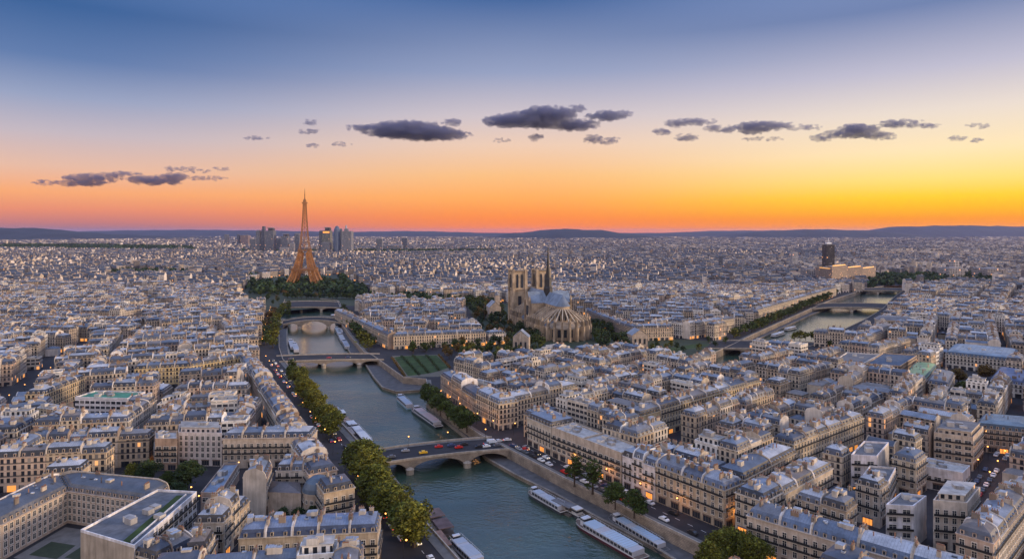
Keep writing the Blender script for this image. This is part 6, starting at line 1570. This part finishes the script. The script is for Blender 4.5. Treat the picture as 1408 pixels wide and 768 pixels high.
def ico_pts():
    import bmesh
    bm = bmesh.new(); bmesh.ops.create_icosphere(bm, subdivisions=1, radius=1); v = [tuple(x.co) for x in bm.verts]; f = [tuple(x.index for x in p.verts) for p in bm.faces]; bm.free(); return v, f
iv, if_ = ico_pts(); rcl = random.Random(77)
for lab, els in CLOUDS:
    mb = MB(); k = CY/FPX; cx, cy = els[0][0], els[0][1]; X0, Z0 = (cx-CX)*k, CH+(HY-cy)*k
    for ex, ey, hw_, hh in els:
        hh *= 1.2 if ex < 320 else 1.25 if hh < 6 else 1.08; hw_ *= 1.05
        n = max(14, int(hw_*hh*.33))
        for i in range(n):
            a = rcl.uniform(0, 2*math.pi); rr = math.sqrt(rcl.random())
            ox, oz = math.cos(a)*rr*hw_, math.sin(a)*rr*hh*.8
            edge_ = 1-rr*.62; s = max(1.5, hh*rcl.uniform(.34, .6)*edge_)
            px_, pz_, py_ = (ex+ox-cx)*k, -(ey-cy)*k+oz*k, rcl.uniform(-1, 1)*hh*1.6*k*(1-rr*.5)
            st = rcl.uniform(1.1, 2.2)
            b0 = len(mb.v); jj = [rcl.uniform(.75, 1.25) for _ in iv]
            s *= 1.35; mb.v.extend([(px_+v[0]*s*k*st*q, py_+v[1]*s*k*1.6*q, pz_+v[2]*s*k*.8*q) for v, q in zip(iv, jj)])
            for f in if_: mb.f.append(tuple(b0+x for x in f)); mb.m.append(0); mb.c.append((1, 1, 1)); mb.uv.extend([(0, 0)]*3)
    o = mb.build('cloud', M['cloud']); o.location = (X0, CY, Z0); tag(o, lab, 'cloud', 'dusk clouds')
    md = o.modifiers.new('remesh', 'REMESH'); md.mode = 'VOXEL'; md.voxel_size = 8.5
    tx_ = bpy.data.textures.get('cloud_lumps') or bpy.data.textures.new('cloud_lumps', 'CLOUDS'); tx_.noise_scale = 34; tx_.noise_depth = 4
    dm_ = o.modifiers.new('lumps', 'DISPLACE'); dm_.texture = tx_; dm_.strength = min(46, 14+max(e[3] for e in els)*3); dm_.mid_level = .5; dm_.texture_coords = 'GLOBAL'

for n_ in ('lamp', 'shop'): M[n_].cycles.emission_sampling = 'NONE'
for m_ in bpy.data.materials:
    if m_.name.startswith('car lights') or 'facade' in m_.name or 'tower glass' in m_.name or 'office' in m_.name: m_.cycles.emission_sampling = 'NONE'
# ================================================================ haze
m = bpy.data.materials.new('dusk haze'); m.use_nodes = True; t = m.node_tree; t.nodes.clear()
vol = N(t, 'ShaderNodeVolumePrincipled'); vol.inputs['Color'].default_value = (.52, .56, 1, 1); vol.inputs['Density'].default_value = 1.5e-5; vol.inputs['Anisotropy'].default_value = .3
out = N(t, 'ShaderNodeOutputMaterial'); t.links.new(vol.outputs[0], out.inputs['Volume'])
mb = MB(); mb.box(0, 16300, -9, 216, 62000, 36000, 0, 0, bottom=True); o = mb.build('haze', m); tag(o, kind='stuff')

# ================================================================ labels of the many: which one, told from landmarks
ANCH = [('the white slab block', -131, 230), ('the ornate front row', -65, 222), ('the low blue hall', -126, 285), ('the domed hall', -80, 268), ('the tall green roofed block', -236, 385), ('the yellow terrace', -230, 490), ('the left end of the garden bridge', -225, 600), ('the striped garden', -80, 540),
        ('the cream corner block', -5, 395), ('the beige quay block', 38, 325), ('the curved white roofs', 60, 290), ('the brown quay block', 75, 275), ('the pale corner house', 100, 245), ('the stepped beige block', 175, 275), ('the dark courtyard garden', 137, 275), ('the orange arched hall', 320, 590), ('the green copper roof', 310, 500), ('the round brown trees', 345, 490), ('the columned palace', 480, 780), ('the cathedral', 40, 760), ('the cream island houses', -130, 640), ('the lattice tower', -443, 1399), ('the wide flat bridge', 230, 640), ('the wide avenue', -320, 470), ('the island pavilion', 125, 660), ('the dark court trees', 85, 350), ('the institution court', -160, 240), ('the long glazed workshop', 210, 330), ('the river arm tree row', 380, 800), ('the black tower', 800, 1780)]
buck = {}
for root, desc, cat, grp, X, Y in LABELQ:
    a = min(ANCH, key=lambda a: (a[1]-X)**2+(a[2]-Y)**2); px, py = P(X, Y); ax, ay = P(a[1], a[2]); dx, dy = px-ax, (py-ay)*1.6
    d = ('right of' if dx > 0 else 'left of') if abs(dx) > abs(dy) else ('in front of' if dy > 0 else 'behind')
    key = (cat, desc, a[0], d); buck.setdefault(key, []).append((math.hypot(X-a[1], Y-a[2]), root, grp))
for (cat, desc, an, d), l in buck.items():
    l.sort(key=lambda x: x[0])
    for i, (_, root, grp) in enumerate(l):
        lab = f'{desc}, {d} {an}' if len(l) == 1 else f'{desc}, {"nearest" if i == 0 else ord_(i)+" nearest"} {d} {an}'
        if len(lab.split()) > 16: lab = lab.replace(' roof,', ',').replace('the left end of ', '')
        if len(lab.split()) > 16: print('LONG', lab)
        tag(root, lab, cat, grp)
for o in SC.objects:
    if o.get('label') and len(o['label'].split()) > 16: print('LONG', o.name, o['label'])
